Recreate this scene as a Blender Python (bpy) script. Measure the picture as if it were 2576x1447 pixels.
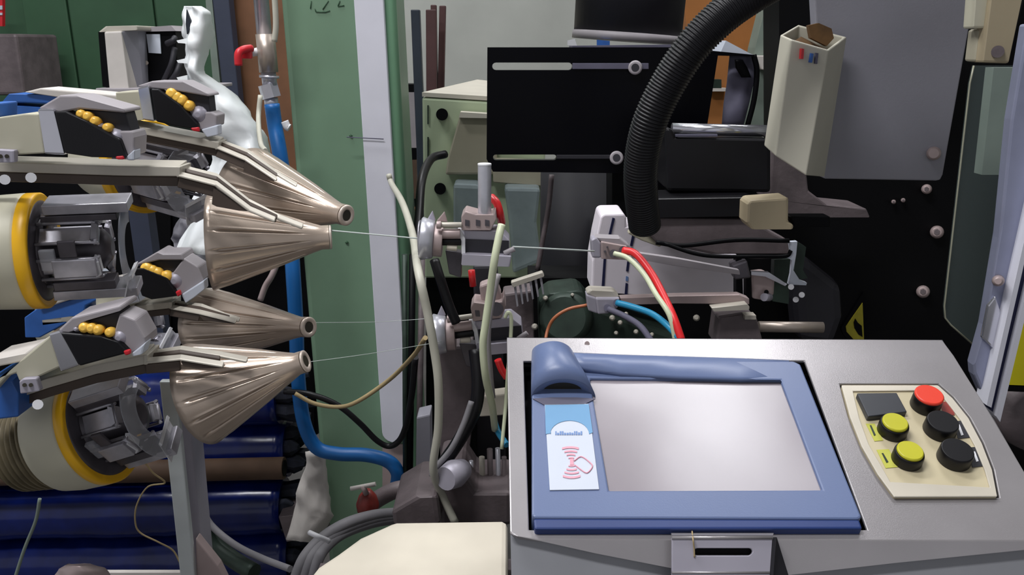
import bpy, math, random
from mathutils import Vector, Matrix, noise
from mathutils.geometry import tessellate_polygon
random.seed(7)
for o in list(bpy.data.objects): bpy.data.objects.remove(o)
V3 = Vector
col = bpy.context.scene.collection
# ------------------------------------------------------------------ camera
FPX, CX, CY = 2231.0, 1288.0, 723.5
CAM = V3((0, 0, 1.5))
ROT = (Matrix.Rotation(math.radians(90 - 15.3), 3, 'X') @ Matrix.Rotation(math.radians(-1.28), 3, 'Z'))
cd = bpy.data.cameras.new('camera'); cam = bpy.data.objects.new('camera', cd); col.objects.link(cam)
cd.sensor_width = 36; cd.lens = 36 * FPX / 2576; cd.clip_start = .02
cam.matrix_world = Matrix.Translation(CAM) @ ROT.to_4x4()
bpy.context.scene.camera = cam
# ------------------------------------------------------------------ light
sc = bpy.context.scene
sc.view_settings.view_transform = 'Standard'; sc.view_settings.look = 'None'
sc.view_settings.gamma = 1; sc.view_settings.use_curve_mapping = False
sc.view_settings.exposure = 0.0
w = bpy.data.worlds.new('world'); sc.world = w; w.use_nodes = True
bg = w.node_tree.nodes['Background']; bg.inputs[0].default_value = (.80, .81, .86, 1); bg.inputs[1].default_value = .5
def area(loc, rot, sx, sy, power, colr):
    l = bpy.data.lights.new('ceiling_lamp_light', 'AREA'); l.shape = 'RECTANGLE'; l.size = sx; l.size_y = sy
    l.energy = power; l.color = colr
    o = bpy.data.objects.new('lamp_light', l); col.objects.link(o); o.location = loc; o.rotation_euler = rot
    return o
LSIZE = [(.8, .3), (1.3, .32), (1.3, .32), (1.3, .32), (1.3, .32), (.42, .22), (.7, .12)]
LAMPS = [(.86, 2.36, 3.9), (-1.2, 1.5, 3.9), (2.4, 3.6, 3.9), (-.9, 3.9, 3.9), (-.9, .1, 3.9), (.97, 1.8, 3.9), (1.1, 1.56, 3.9)]
LPOW = [26, 40, 16, 34, 60, 2.6, 2.2]  # second and fifth lamps are added fill for the bag, feeders and column
LNAME = ['above the control panel', 'added above the yarn feeders to brighten the bag', 'at the far right of the hall', 'nearest the green partition', 'added above left of the camera as front fill', 'with a small square dim panel', 'with a short narrow dim panel']
for (x, y, z), pw, (sx_, sy_) in zip(LAMPS, LPOW, LSIZE):
    area((x, y, z - .07), (0, 0, 0), sx_, sy_, pw, (.98, .98, 1))
# ------------------------------------------------------------------ projection helpers
def ray(px, py): return ROT @ V3(((px - CX) / FPX, -(py - CY) / FPX, -1))
def W(px, py, Y):
    d = ray(px, py); return CAM + d * (Y / d.y)
def D(px, py, d): return CAM + ray(px, py) * d
def hitz(px, py, z):
    d = ray(px, py); return CAM + d * ((z - CAM.z) / d.z)
# ------------------------------------------------------------------ materials
def lin(c):
    return tuple((x / 12.92 if x <= .04045 else ((x + .055) / 1.055) ** 2.4) for x in [v / 255 for v in c])
MATS = {}
def mat(name, rgb, rough=.5, metal=0, var=.12, scale=14, bump=.0, bscale=200, spec=.5, trans=0, alpha=1, emit=0, coat=0):
    m = bpy.data.materials.new(name); m.use_nodes = True; nt = m.node_tree; b = nt.nodes['Principled BSDF']
    c = lin(rgb)
    tc = nt.nodes.new('ShaderNodeTexCoord')
    if var:
        n = nt.nodes.new('ShaderNodeTexNoise'); n.inputs['Scale'].default_value = scale; n.inputs['Detail'].default_value = 4
        nt.links.new(tc.outputs['Object'], n.inputs['Vector'])
        r = nt.nodes.new('ShaderNodeValToRGB'); r.color_ramp.elements[0].position = .3; r.color_ramp.elements[1].position = .72
        r.color_ramp.elements[0].color = (*[x * (1 - var) for x in c], 1); r.color_ramp.elements[1].color = (*[min(1, x * (1 + var)) for x in c], 1)
        nt.links.new(n.outputs['Fac'], r.inputs['Fac']); nt.links.new(r.outputs['Color'], b.inputs['Base Color'])
    else: b.inputs['Base Color'].default_value = (*c, 1)
    if bump:
        n2 = nt.nodes.new('ShaderNodeTexNoise'); n2.inputs['Scale'].default_value = bscale; n2.inputs['Detail'].default_value = 2
        nt.links.new(tc.outputs['Object'], n2.inputs['Vector'])
        bp = nt.nodes.new('ShaderNodeBump'); bp.inputs['Strength'].default_value = bump; bp.inputs['Distance'].default_value = .002
        nt.links.new(n2.outputs['Fac'], bp.inputs['Height']); nt.links.new(bp.outputs['Normal'], b.inputs['Normal'])
    b.inputs['Roughness'].default_value = rough; b.inputs['Metallic'].default_value = metal
    b.inputs['Specular IOR Level'].default_value = spec; b.inputs['Transmission Weight'].default_value = trans
    b.inputs['Alpha'].default_value = alpha; b.inputs['Coat Weight'].default_value = coat
    if emit: b.inputs['Emission Color'].default_value = (*c, 1); b.inputs['Emission Strength'].default_value = emit
    MATS[name] = m; return m
mat('silver_paint', (158, 154, 156), .3, .4, .08, 9, .05, 900)
mat('skirt_grey', (146, 147, 152), .45, .15, .06)
mat('blue_plastic', (98, 113, 150), .38, 0, .05, 6, .04, 700)
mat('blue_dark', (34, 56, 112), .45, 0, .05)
mat('screen', (146, 138, 144), .2, .0, .06, 5, .5, 6, spec=1)
mat('black', (5, 5, 8), .5, 0, .2, 8, spec=.12)
mat('black_gloss', (2, 2, 6), .3, 0, .2, 5, spec=.12)
mat('black_rubber', (10, 9, 14), .42, 0, .2, 20, spec=.35)
mat('charcoal', (34, 33, 40), .6, 0, .15)
mat('dark_frame', (5, 5, 7), .6, 0, .5, 6, spec=.15)
mat('sky_blue', (108, 156, 196), .6, 0, .02)
mat('white_label', (200, 206, 218), .6, 0, .02)
mat('pink_print', (222, 160, 176), .6, 0, .02)
mat('blue_print', (110, 140, 190), .6, 0, .02)
mat('cream_plate', (196, 184, 152), .5, 0, .06, 20)
mat('yellow_button', (186, 182, 36), .4, 0, .05)
mat('yellow_stain', (190, 190, 80), .7, 0, .1)
mat('red_button', (226, 62, 40), .4, 0, .04)
mat('dark_display', (52, 54, 60), .4, 0, .1)
mat('cone_bronze', (182, 166, 152), .3, .5, .08, 10, .05, 500)
mat('bronze_light', (206, 192, 180), .35, .3, .06)
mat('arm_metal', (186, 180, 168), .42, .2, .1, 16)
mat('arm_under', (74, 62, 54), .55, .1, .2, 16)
mat('beige_housing', (188, 184, 164), .5, 0, .08, 12)
mat('yellow_ring', (232, 176, 18), .4, 0, .08, 12)
mat('drum_grey', (176, 174, 182), .34, .5, .25, 30)
mat('drum_dark', (84, 80, 86), .4, .4, .3, 30)
mat('clear_grey', (190, 192, 200), .12, 0, 0, alpha=.35)
mat('chrome', (214, 214, 222), .18, .9, .05)
mat('white_plastic', (222, 222, 226), .45, 0, .05)
mat('head_grey', (158, 152, 156), .5, 0, .06)
mat('amber', (255, 200, 84), .3, 0, .05)
mat('red', (206, 34, 46), .4, 0, .08)
mat('feeder_blue', (46, 96, 172), .45, 0, .15, 30)
mat('fin', (108, 98, 74), .5, .2, .25, 30)
mat('fin_dark', (44, 40, 28), .6, 0, .3, 30)
mat('green_paint', (116, 146, 120), .42, 0, .10, 5, .06, 90)
mat('green_highlight', (140, 190, 152), .35, 0, .06, 5)
mat('trunk_white', (220, 220, 230), .45, 0, .03)
mat('dark_green_wall', (50, 84, 58), .6, 0, .18, 5)
mat('wall_plaster', (176, 178, 172), .85, 0, .10, 2.5, .2, 30)
mat('concrete', (92, 90, 88), .85, 0, .2, 4, .2, 30)
mat('ceiling_white', (190, 190, 188), .9, 0, .05)
mat('brown_board', (116, 78, 52), .7, 0, .2, 9)
mat('post_slate', (50, 56, 74), .6, 0, .1)
mat('grey_green', (122, 134, 124), .6, 0, .1)
mat('galv', (190, 190, 198), .32, .5, .15, 25)
mat('brass_steel', (172, 160, 150), .35, .5, .15, 25)
mat('hose_blue', (14, 92, 158), .4, 0, .1)
mat('bag', (246, 250, 252), .35, 0, .05, 10, .4, 30, spec=.6)
mat('hole_dark', (28, 36, 48), .6, 0, .1)
mat('film_blue', (8, 24, 84), .2, 0, .4, 12, .3, 18)
mat('roll_end', (22, 26, 40), .8, 0, .5, 60, .6, 80)
mat('roll_brown', (86, 66, 52), .6, 0, .2, 20)
mat('post_grey', (206, 212, 212), .45, .1, .08, 15)
mat('cabinet_green', (184, 198, 166), .55, 0, .08, 6)
mat('cabinet_top', (206, 200, 186), .6, 0, .05)
mat('beige_grey', (166, 160, 140), .6, 0, .06)
mat('rod_brown', (74, 46, 46), .6, 0, .15)
mat('rod_blue', (38, 46, 58), .5, 0, .15)
mat('orange_card', (166, 106, 52), .75, 0, .12, 8)
mat('grey_cloth', (92, 90, 108), .7, 0, .2, 10)
mat('door_grey', (142, 141, 150), .55, 0, .06, 6, .1, 300)
mat('chute_cream', (192, 188, 172), .55, 0, .05, 8)
mat('cardboard', (92, 66, 36), .85, 0, .4, 40)
mat('glass', (170, 190, 184), .06, 0, 0, alpha=.07, spec=.5)
mat('glass_edge', (150, 150, 130), .3, 0, .1)
mat('strip_alu', (152, 156, 180), .4, .45, .12, 12)
mat('yellow_sign', (232, 220, 10), .5, 0, .05)
mat('sign_yellow_dull', (170, 160, 34), .5, 0, .15, 40)
mat('cream_bracket', (172, 158, 130), .55, 0, .06)
mat('hose_white', (186, 184, 170), .45, 0, .08)
mat('tube_green', (206, 212, 180), .35, 0, .05)
mat('tube_red', (224, 40, 44), .35, 0, .05)
mat('tube_blue', (40, 136, 176), .35, 0, .05)
mat('copper', (170, 100, 64), .5, 0, .1)
mat('yarn', (196, 204, 200), .8, 0, .05)
mat('cast', (100, 90, 92), .55, .1, .25, 20, .3, 120)
mat('bracket_pale', (170, 166, 178), .45, .2, .06)
mat('clamp_pink', (176, 158, 156), .45, .3, .1)
mat('cover_cream', (206, 198, 182), .5, 0, .22, 4)
mat('conduit', (126, 124, 128), .6, 0, .15)
mat('red_valve', (134, 48, 40), .45, 0, .3, 40)
mat('drum_white', (240, 232, 240), .6, 0, .04)
mat('drum_slot', (24, 28, 70), .6, 0, .05)
mat('canister', (158, 172, 176), .3, 0, .15, alpha=.6)
mat('gear_green', (44, 58, 50), .5, .3, .3, 30)
mat('string', (170, 150, 110), .8, 0, .1)
mat('white_cloth', (200, 194, 188), .8, 0, .1)
mat('lamp_dim', (240, 244, 255), .5, 0, 0, emit=2.5)
mat('lamp_white', (250, 252, 255), .5, 0, 0, emit=6)
# ------------------------------------------------------------------ mesh builder
class M:
    def __init__(s): s.v = []; s.f = []; s.sm = []
    def add(s, vs, fs, smooth=False):
        n = len(s.v); s.v += [V3(v) for v in vs]
        for f in fs: s.f.append([i + n for i in f]); s.sm.append(smooth)
        return s
    def box(s, c, size, R=None):
        c = V3(c); R = R or Matrix.Identity(3); h = V3(size) / 2
        vs = [c + R @ V3((x * h.x, y * h.y, z * h.z)) for x in (-1, 1) for y in (-1, 1) for z in (-1, 1)]
        return s.add(vs, [(0, 1, 3, 2), (4, 6, 7, 5), (0, 4, 5, 1), (2, 3, 7, 6), (0, 2, 6, 4), (1, 5, 7, 3)])
    def prism(s, pts, ext, holes=()):
        loops = [[V3(p) for p in pts]] + [[V3(p) for p in h] for h in holes]
        flat = [p for l in loops for p in l]; n = len(flat)
        tris = tessellate_polygon(loops)
        ext = V3(ext)
        fs = [tuple(t) for t in tris] + [tuple(i + n for i in reversed(t)) for t in tris]
        k = 0
        for l in loops:
            m = len(l)
            for i in range(m):
                a, b = k + i, k + (i + 1) % m; fs.append((a, b, b + n, a + n))
            k += m
        return s.add(flat + [p + ext for p in flat], fs)
    def loft(s, rings, cap=True, smooth=False, closed=True):
        m = len(rings[0]); vs = [p for r in rings for p in r]; fs = []
        for i in range(len(rings) - 1):
            for j in range(m if closed else m - 1):
                a = i * m + j; b = i * m + (j + 1) % m; fs.append((a, b, b + m, a + m))
        s.add(vs, fs, smooth)
        if cap:
            k = len(s.v) - len(vs)
            s.f.append(list(range(k, k + m))[::-1]); s.sm.append(False)
            k2 = len(s.v) - m; s.f.append(list(range(k2, k2 + m))); s.sm.append(False)
        return s
    def lathe(s, p0, p1, prof, n=24, mod=None, smooth=True, cap=True):
        # prof: (t, r) with t in 0..1 along p0->p1, r in metres
        p0 = V3(p0); p1 = V3(p1); ax = (p1 - p0); a = ax.normalized()
        u = a.orthogonal().normalized(); 
        u = (V3((0, 0, 1)) - a * a.z); u = u.normalized() if u.length > .1 else a.orthogonal().normalized()
        w_ = a.cross(u)
        rings = []
        for t, r in prof:
            ring = []
            for j in range(n):
                th = 2 * math.pi * j / n; rr = r + (mod(t, th) if mod else 0)
                ring.append(p0 + ax * t + (u * math.cos(th) + w_ * math.sin(th)) * rr)
            rings.append(ring)
        return s.loft(rings, cap, smooth)
    def cyl(s, p0, p1, r, n=20): return s.lathe(p0, p1, [(0, r), (1, r)], n)
    def tube(s, pts, r, n=8, sub=6, rfun=None, step=None):
        pts = [V3(p) for p in pts]
        if sub > 1 and len(pts) > 2:
            q = [pts[0] * 2 - pts[1]] + pts + [pts[-1] * 2 - pts[-2]]; out = []
            for i in range(1, len(q) - 2):
                for k in range(sub):
                    t = k / sub; a, b, c, d = q[i - 1], q[i], q[i + 1], q[i + 2]
                    out.append(.5 * ((2 * b) + (c - a) * t + (2 * a - 5 * b + 4 * c - d) * t * t + (3 * b - a - 3 * c + d) * t ** 3))
            pts = out + [pts[-1]]
        if step:
            out = [pts[0]]; acc = 0
            for a, b in zip(pts, pts[1:]):
                L = (b - a).length; t = step - acc
                while t <= L: out.append(a.lerp(b, t / L)); t += step
                acc = (acc + L) % step
            pts = out
        rings = []; prev = None
        for i, p in enumerate(pts):
            t = (pts[min(i + 1, len(pts) - 1)] - pts[max(i - 1, 0)]).normalized()
            if prev is None: u = t.orthogonal().normalized()
            else: u = (prev - t * prev.dot(t)).normalized()
            prev = u; w_ = t.cross(u)
            rr = rfun(i, i / (len(pts) - 1)) if rfun else r
            rings.append([p + (u * math.cos(2 * math.pi * j / n) + w_ * math.sin(2 * math.pi * j / n)) * rr for j in range(n)])
        return s.loft(rings, True, True)
    def px(s, pts, Y, th, holes=()):   # outline seen at world distance Y, real thickness th going back
        Yf = Y if callable(Y) else (lambda x, y: Y)
        return s.prism([W(x, y, Yf(x, y)) for x, y in pts], (0, th, 0), [[W(x, y, Yf(x, y)) for x, y in h] for h in holes])
    def pbox(s, x0, y0, x1, y1, Y, th): return s.px([(x0, y0), (x1, y0), (x1, y1), (x0, y1)], Y, th)
    def build(s, name, m, parent=None, bev=0, subs=0):
        me = bpy.data.meshes.new(name)
        if parent is None:
            lo = [min(v[i] for v in s.v) for i in range(3)]; hi = [max(v[i] for v in s.v) for i in range(3)]
            org = V3(((lo[0] + hi[0]) / 2, (lo[1] + hi[1]) / 2, lo[2]))
        else: org = ORG[parent.name]
        me.from_pydata([tuple(v - org) for v in s.v], [], s.f)
        me.polygons.foreach_set('use_smooth', s.sm)
        me.materials.append(MATS[m]); me.update()
        import bmesh
        bm = bmesh.new(); bm.from_mesh(me); bmesh.ops.recalc_face_normals(bm, faces=bm.faces); bm.to_mesh(me); bm.free()
        o = bpy.data.objects.new(name, me); col.objects.link(o)
        if parent is None: o.location = org
        else: o.parent = parent
        ORG[o.name] = org
        if bev:
            b = o.modifiers.new('bevel', 'BEVEL'); b.width = bev; b.segments = 2; b.limit_method = 'ANGLE'; b.angle_limit = math.radians(35)
        return o
ORG = {}
def thing(name, loc, label, cat, group=None):
    o = bpy.data.objects.new(name, None); col.objects.link(o); o.location = loc; o.empty_display_size = .05
    ORG[o.name] = V3(loc); return tag(o, label, cat, group)
def tag(o, label, cat, group=None):
    o['label'] = label; o['category'] = cat
    if group: o['group'] = group
    return o
def struct(o): o['kind'] = 'structure'; return o
def wpts(pts): return [W(*p) for p in pts]
# ================================================================== SETTING
struct(M().box((0, 1.5, -.05), (10, 9, .1)).build('floor', 'concrete'))
struct(M().box((0, 5.05, 2), (10, .1, 4)).build('wall_back', 'wall_plaster'))
struct(M().box((5.05, 1.5, 2), (.1, 9, 4)).build('wall_right', 'wall_plaster'))
struct(M().box((0, 1.5, 4.05), (10, 9, .1)).build('ceiling', 'ceiling_white'))
# green sheet-steel partition at the left, its sheets recessed/proud
wl = struct(M().box(((-5 + W(566, 100, 3.7).x) / 2, 3.76, 2), (W(566, 100, 3.7).x + 5, .06, 4)).build('wall_left', 'dark_green_wall'))
for xa, xb in ((66, 176), (182, 392), (398, 560)):
    a, b = W(xa, 100, 3.7).x, W(xb, 100, 3.7).x
    M().box(((a + b) / 2, 3.72, 2), (b - a, .02, 3.98)).build('wall_sheet', 'dark_green_wall', wl, .004)
for i, (x, y, z) in enumerate(LAMPS):
    t = thing('ceiling_lamp', (x, y, z), 'white ceiling lamp ' + LNAME[i], 'lamp', 'fluorescent lamps on the ceiling')
    M().box((x, y, z + .02), (LSIZE[i][0] + .06, LSIZE[i][1] + .06, .1)).build('lamp_housing', 'white_plastic', t)
    M().box((x, y, z - .035), (LSIZE[i][0] - .02, LSIZE[i][1] - .02, .01)).build('diffuser', 'lamp_white' if i < 5 else 'lamp_dim', t)
# ------------------------------------------------------------------ background left
t = thing('red_sign', W(-5, 40, 3.6), 'small red and white notice on the dark wall at the far left edge', 'sign')
M().pbox(-40, -10, 6, 66, 3.55, .02).build('board', 'red', t); M().pbox(-30, 14, 5, 24, 3.545, .005).build('stripe', 'white_label', t)
M().pbox(-30, 32, 5, 38, 3.545, .005).build('stripe', 'white_label', t)
tag(M().px([(-60, 85), (40, 85), (62, 240), (-60, 240)], 3.3, .3).build('storage_box', 'cast', bev=.01), 'plain dark grey box standing left of the green partition', 'box')
# steel column
yc = 1.98
xl, xr = W(706, 0, yc).x, W(992, 0, yc).x
t = thing('steel_column', ((xl + xr) / 2, yc + .1, 0), 'green painted steel column with white cable trunking down its front', 'column')
M().box(((xl + xr) / 2, yc + .10, 2), (xr - xl, .2, 3.99)).build('column_shaft', 'green_paint', t, .012)
rr = W(992, 0, yc - .01)
M().cyl((xr - .012, yc + .005, .02), (xr - .012, yc + .005, 3.98), .016, 20).build('rounded_edge', 'green_highlight', t)  # lighter green paints the highlight along the rounded flange edge
a0, a1 = W(890, 0, yc - .03).x, W(964, 0, yc - .03).x; zb = W(975, 1115, yc - .03).z
o = M(); w2 = (a1 - a0) / 2; cx_ = (a0 + a1) / 2
pts = [(a0, 3.95)] + [(cx_ - w2 * math.cos(k * math.pi / 10), zb + w2 * .9 - w2 * .9 * math.sin(k * math.pi / 10)) for k in range(11)] + [(a1, 3.95)]
o.prism([V3((x, yc - .03, z)) for x, z in pts], (0, .028, 0)); o.build('cable_trunking', 'trunk_white', t, .003)
M().cyl(W(872, 345, yc - .035), W(965, 350, yc - .035), .0011, 6).build('joint_line', 'grey_cloth', t)
M().pbox(962, 1118, 1018, 1240, yc - .004, .003).build('bare_patch', 'clamp_pink', t)
mk = M()
for a, b in (((783, 2), (781, 22)), ((792, 22), (795, 30)), ((795, 30), (820, 31)), ((818, 31), (830, 27)), ((826, 2), (812, 24)), ((855, 2), (850, 16)), ((850, 16), (866, 14))):
    mk.cyl(W(*a, yc - .001), W(*b, yc - .001), .0012, 5)
mk.build('pencil_numbers', 'dark_green_wall', t)
for (x, y) in ((870, 608), (880, 340), (735, 480)):
    M().cyl(W(x, y, yc - .002), W(x + 5, y + 4, yc - .002), .003, 6).build('paint_chip', 'dark_green_wall', t)
# brown board, slate post, grey post
tag(M().px([(552, -230), (700, -230), (752, 420), (730, 640), (640, 640), (606, 250)], 3.2, .04).build('brown_board', 'brown_board', bev=.004), 'tall brown board leaning behind the steel pipe', 'board')
tag(M().px([(508, -230), (552, -230), (602, 260), (610, 560), (575, 560), (560, 230)], 3.1, .06).build('slate_post', 'post_slate', bev=.004), 'dark slate blue upright post left of the brown board', 'post')
tag(M().px([(496, -230), (511, -230), (556, 230), (538, 230)], 3.12, .04).build('grey_strip', 'grey_green'), 'narrow grey green upright strip behind the plastic bag', 'strip')
# boxes on the far feeder shelf
t = thing('control_box', W(310, 220, 2.1), 'pale grey steel box with black side beside the black unit', 'box')
M().px([(262, 80), (305, 78), (326, 235), (276, 235)], 2.1, .16).build('front_panel', 'white_cloth', t, .003)
M().px([(305, 78), (346, 74), (362, 235), (326, 235)], lambda x, y: 2.1 + (x - 305) * .0012, .1).build('side_panel', 'door_grey', t, .003)
M().px([(247, 80), (262, 82), (276, 222), (258, 218)], 2.11, .15).build('dark_edge', 'black', t)
M().px([(245, 82), (265, 66), (345, 64), (346, 76)], 2.11, .14).build('lid', 'arm_metal', t, .003)
t = thing('relay_unit', W(395, 220, 2.15), 'black electric unit with white label behind the farthest feeder', 'electric unit')
M().px([(348, 72), (440, 76), (450, 235), (362, 235)], 2.2, .14).build('unit_case', 'black', t, .004)
M().px([(346, 70), (430, 64), (442, 78), (350, 80)], 2.19, .14).build('unit_top', 'head_grey', t)
M().px([(368, 86), (402, 86), (405, 135), (374, 133)], 2.195, .004).build('label', 'white_label', t)
for a, b in (((440, 95), (420, 110)), ((440, 120), (412, 205)), ((452, 160), (425, 210))):
    M().tube([W(*a, 2.15), W((a[0] + b[0]) / 2 + 5, (a[1] + b[1]) / 2, 2.14), W(*b, 2.15)], .007).build('cable', 'charcoal', t)
M().cyl(W(368, 158, 2.19), W(368, 158, 2.2), .005).build('screw', 'brass_steel', t)
t = thing('steel_shelf', W(340, 225, 2.2), 'grey steel shelf carrying the pale control box and black unit', 'shelf')
M().px([(240, 222), (480, 222), (480, 232), (240, 232)], 2.08, .32).build('shelf_plate', 'head_grey', t, .002)
pz = W(300, 232, 2.3); M().box((pz.x, 2.34, pz.z / 2), (.05, .05, pz.z)).build('shelf_post', 'post_slate', t)
# white bag
def sheet(rows, Y, thick, nz, nu=18, seed=0):
    rows2 = []
    for (a, b) in zip(rows, rows[1:]):
        for k in range(4): t_ = k / 4; rows2.append(tuple(a[i] + (b[i] - a[i]) * t_ for i in range(3)))
    rows2.append(rows[-1]); rings = []
    for (y, x0, x1) in rows2:
        ring = []
        for j in range(2 * nu):
            th = 2 * math.pi * j / (2 * nu); u = .5 - .5 * math.cos(th); x = x0 + (x1 - x0) * u
            p = W(x, y, Y - thick * math.sin(th))
            n_ = noise.noise(p * 16 + V3((seed, 0, 0))) + .6 * noise.noise(p * 40); p.y += nz * n_ ; p.x += nz * .25 * n_
            ring.append(p)
        rings.append(ring)
    return M().loft(rings, True, True)
bg_ = sheet([(15, 462, 500), (30, 459, 528), (60, 459, 533), (100, 464, 528), (150, 468, 515), (185, 474, 520), (230, 488, 575), (280, 505, 628), (330, 520, 660), (400, 540, 682), (450, 520, 690), (500, 490, 680), (560, 480, 640), (640, 440, 560)], 2.0, .07, .022)
bagt = thing('plastic_bag', W(560, 640, 2.0), 'crumpled white plastic bag hanging behind the farthest feeder', 'bag')
bg_.build('bag_body', 'bag', bagt)
M().px([(469, 24), (480, 52), (478, 68), (470, 86), (467, 60)], 1.93, .006).build('handle_hole', 'hole_dark', bagt)
for y in (102, 152, 195): M().px([(444, y), (470, y - 6), (472, y + 8), (448, y + 6)], 1.97, .01).build('frill', 'bag', bagt)
# steel pipe with fittings, valve, hose
Yp = 1.9
t = thing('steel_pipe', W(690, 265, Yp), 'vertical grey steel air pipe with threaded couplings left of the green column', 'pipe')
def vc(m, x, y0, x2, y1, r): m.cyl(W(x, y0, Yp), W(x2, y1, Yp), r * Yp / FPX)
m_ = M(); m_.cyl(W(658, -30, Yp) + V3((0, 0, 1.2)), W(665, 90, Yp), 18 * Yp / FPX); m_.build('upper_pipe', 'galv', t)
m_ = M(); vc(m_, 667, 86, 676, 182, 23); m_.build('valve_body', 'brass_steel', t)
m_ = M(); vc(m_, 675, 182, 679, 215, 18); m_.build('nipple', 'galv', t)
m_ = M(); m_.lathe(W(673, 212, Yp), W(683, 246, Yp), [(0, 24 * Yp / FPX), (1, 24 * Yp / FPX)], 6, smooth=False); m_.build('union_nut', 'galv', t)
m_ = M(); vc(m_, 681, 246, 684, 268, 17); m_.build('hose_tail', 'galv', t)
m_ = M(); vc(m_, 677, 190, 677, 196, 24); m_.build('collar', 'galv', t)
M().tube([W(655, 128, Yp), W(635, 132, Yp - .01), W(622, 128, Yp - .03)], .008).build('valve_stem', 'white_plastic', t)
o = M().tube([W(632, 122, 1.87), W(612, 125, 1.85), W(600, 135, 1.84), W(600, 165, 1.84)], .008).build('valve_handle', 'red', t); o['label'] = 'red lever of the valve'
M().pbox(606, 128, 632, 148, 1.86, .012).build('handle_grip', 'red', t, .002)
tag(M().tube(wpts([(690, -20, 1.88), (694, 60, 1.88), (690, 105, 1.88)]), .006).build('grey_cable', 'hose_white'), 'thin pale cable running down beside the steel pipe', 'cable')
tag(M().tube(wpts([(684, 262, 1.86), (692, 320, 1.86), (706, 400, 1.84), (728, 560, 1.83), (738, 700, 1.8), (745, 820, 1.8), (750, 950, 1.8), (764, 1060, 1.8), (795, 1125, 1.8), (850, 1142, 1.8), (920, 1145, 1.8), (975, 1160, 1.8), (1000, 1190, 1.8), (996, 1235, 1.82)]), .0155, 14).build('blue_hose', 'hose_blue'), 'thick blue air hose curling past the foot of the green column', 'hose')
tag(M().tube(wpts([(655, 240, 1.82), (650, 300, 1.8), (656, 360, 1.7), (668, 380, 1.6)]), .005).build('bag_cord', 'hose_white'), 'thin grey cord hanging in front of the plastic bag', 'cord')
tag(M().tube(wpts([(716, 305, 1.84), (722, 318, 1.84), (728, 322, 1.84)]), .008).build('hose_tie', 'white_plastic'), 'white tie end on the blue hose by the brown board', 'cable tie')
# black cabinet behind feeders
t = thing('dark_cabinet', W(400, 990, 2.9), 'tall black cabinet in shadow behind the yarn feeders', 'cabinet')
M().px([(-260, 330), (800, 330), (800, 1200), (-260, 1200)], 3.3, .35).build('cabinet_body', 'black', t, .01)
for x in (100, 460): M().pbox(x, 345, x + 330, 1190, 3.285, .01).build('door', 'dark_frame', t, .006)
tag(M().tube(wpts([(655, 755, 1.9), (668, 720, 1.9), (690, 680, 1.9), (735, 560, 1.95)]), .007).build('pale_pipe', 'clamp_pink'), 'thin pale pipe slanting behind the two middle cones', 'pipe')
# fabric rolls
rl = ['topmost dark blue wrapped fabric roll, half hidden behind the lower cones', 'blue wrapped fabric roll just above the brown tube', 'blue wrapped fabric roll with a long white highlight under the brown tube', 'dark blue fabric roll, second from the bottom of the pile', 'lowest blue fabric roll in the pile, at the bottom edge of the photo']
xe = [706, 728, 716, 735, 725]
for i in range(5):
    z = .675 - .15 * i; Y = 2.05 + (.0, .02, 0, .015, 0)[i]; r = .0735
    d = ROT @ V3(((xe[i] - CX) / FPX, 0, -1)); b = W(xe[i], 981 + 135 * i, Y); b.z = z; a = V3((-2.2, Y, z))
    t = thing('fabric_roll', ((a.x + b.x) / 2, Y, a.z - r), rl[i], 'fabric roll', 'blue wrapped fabric rolls in the pile')
    prof = [(k / 60, r * (1 - .05 * random.random())) for k in range(61)]
    M().lathe(a, b, prof, 28, mod=lambda t_, th, i=i: .002 * noise.noise(V3((t_ * 14, math.cos(th) * 2, math.sin(th) * 2 + i)))).build('film_wrap', 'film_blue', t)
    e = M()
    for k in range(7):
        an = k * .9; e.lathe(b + V3((-.01, math.cos(an) * r * .55, math.sin(an) * r * .55)), b + V3((.03 + .05 * random.random(), math.cos(an) * r * .7, math.sin(an) * r * .7)), [(0, r * .25), (.6, r * .28), (1, r * .1)], 7, smooth=False)
    e.build('roll_end', 'roll_end', t)
b = W(715, 1178, 1.955); a = V3((-2.2, b.y, b.z))
t = thing('cardboard_tube', (a + b) / 2, 'brown cardboard tube lying between the blue fabric rolls', 'tube')
M().lathe(a, b, [(0, .027), (1, .027)], 24).build('tube_wall', 'roll_brown', t); M().cyl(b, b + V3((.002, 0, 0)), .02).build('tube_bore', 'black', t)
tag(sheet([(1135, 770, 815), (1180, 765, 822), (1240, 745, 828), (1300, 735, 838), (1360, 715, 800)], 1.9, .03, .02, seed=3).build('white_wrap', 'white_cloth'), 'torn dirty white wrapping standing beside the roll ends', 'wrapping')
t = thing('floor_clutter', W(700, 1340, 1.95), 'dim greyish scrap board lying under the white wrapping', 'board')
M().px([(700, 1300), (800, 1290), (830, 1345), (720, 1365)], 1.95, .1).build('scrap_panel', 'cast', t, .003)
tag(sheet([(1418, 170, 235), (1430, 150, 262), (1450, 135, 275), (1490, 120, 290)], 1.15, .03, .01, seed=5).build('crumpled_rag', 'clamp_pink'), 'crumpled pinkish rag at the bottom left edge', 'rag')
tag(M().pbox(200, 1440, 480, 1500, 1.5, .01).build('pale_ledge', 'white_cloth', bev=.004), 'pale ledge strip along the bottom edge left of the grey stand', 'ledge')
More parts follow.
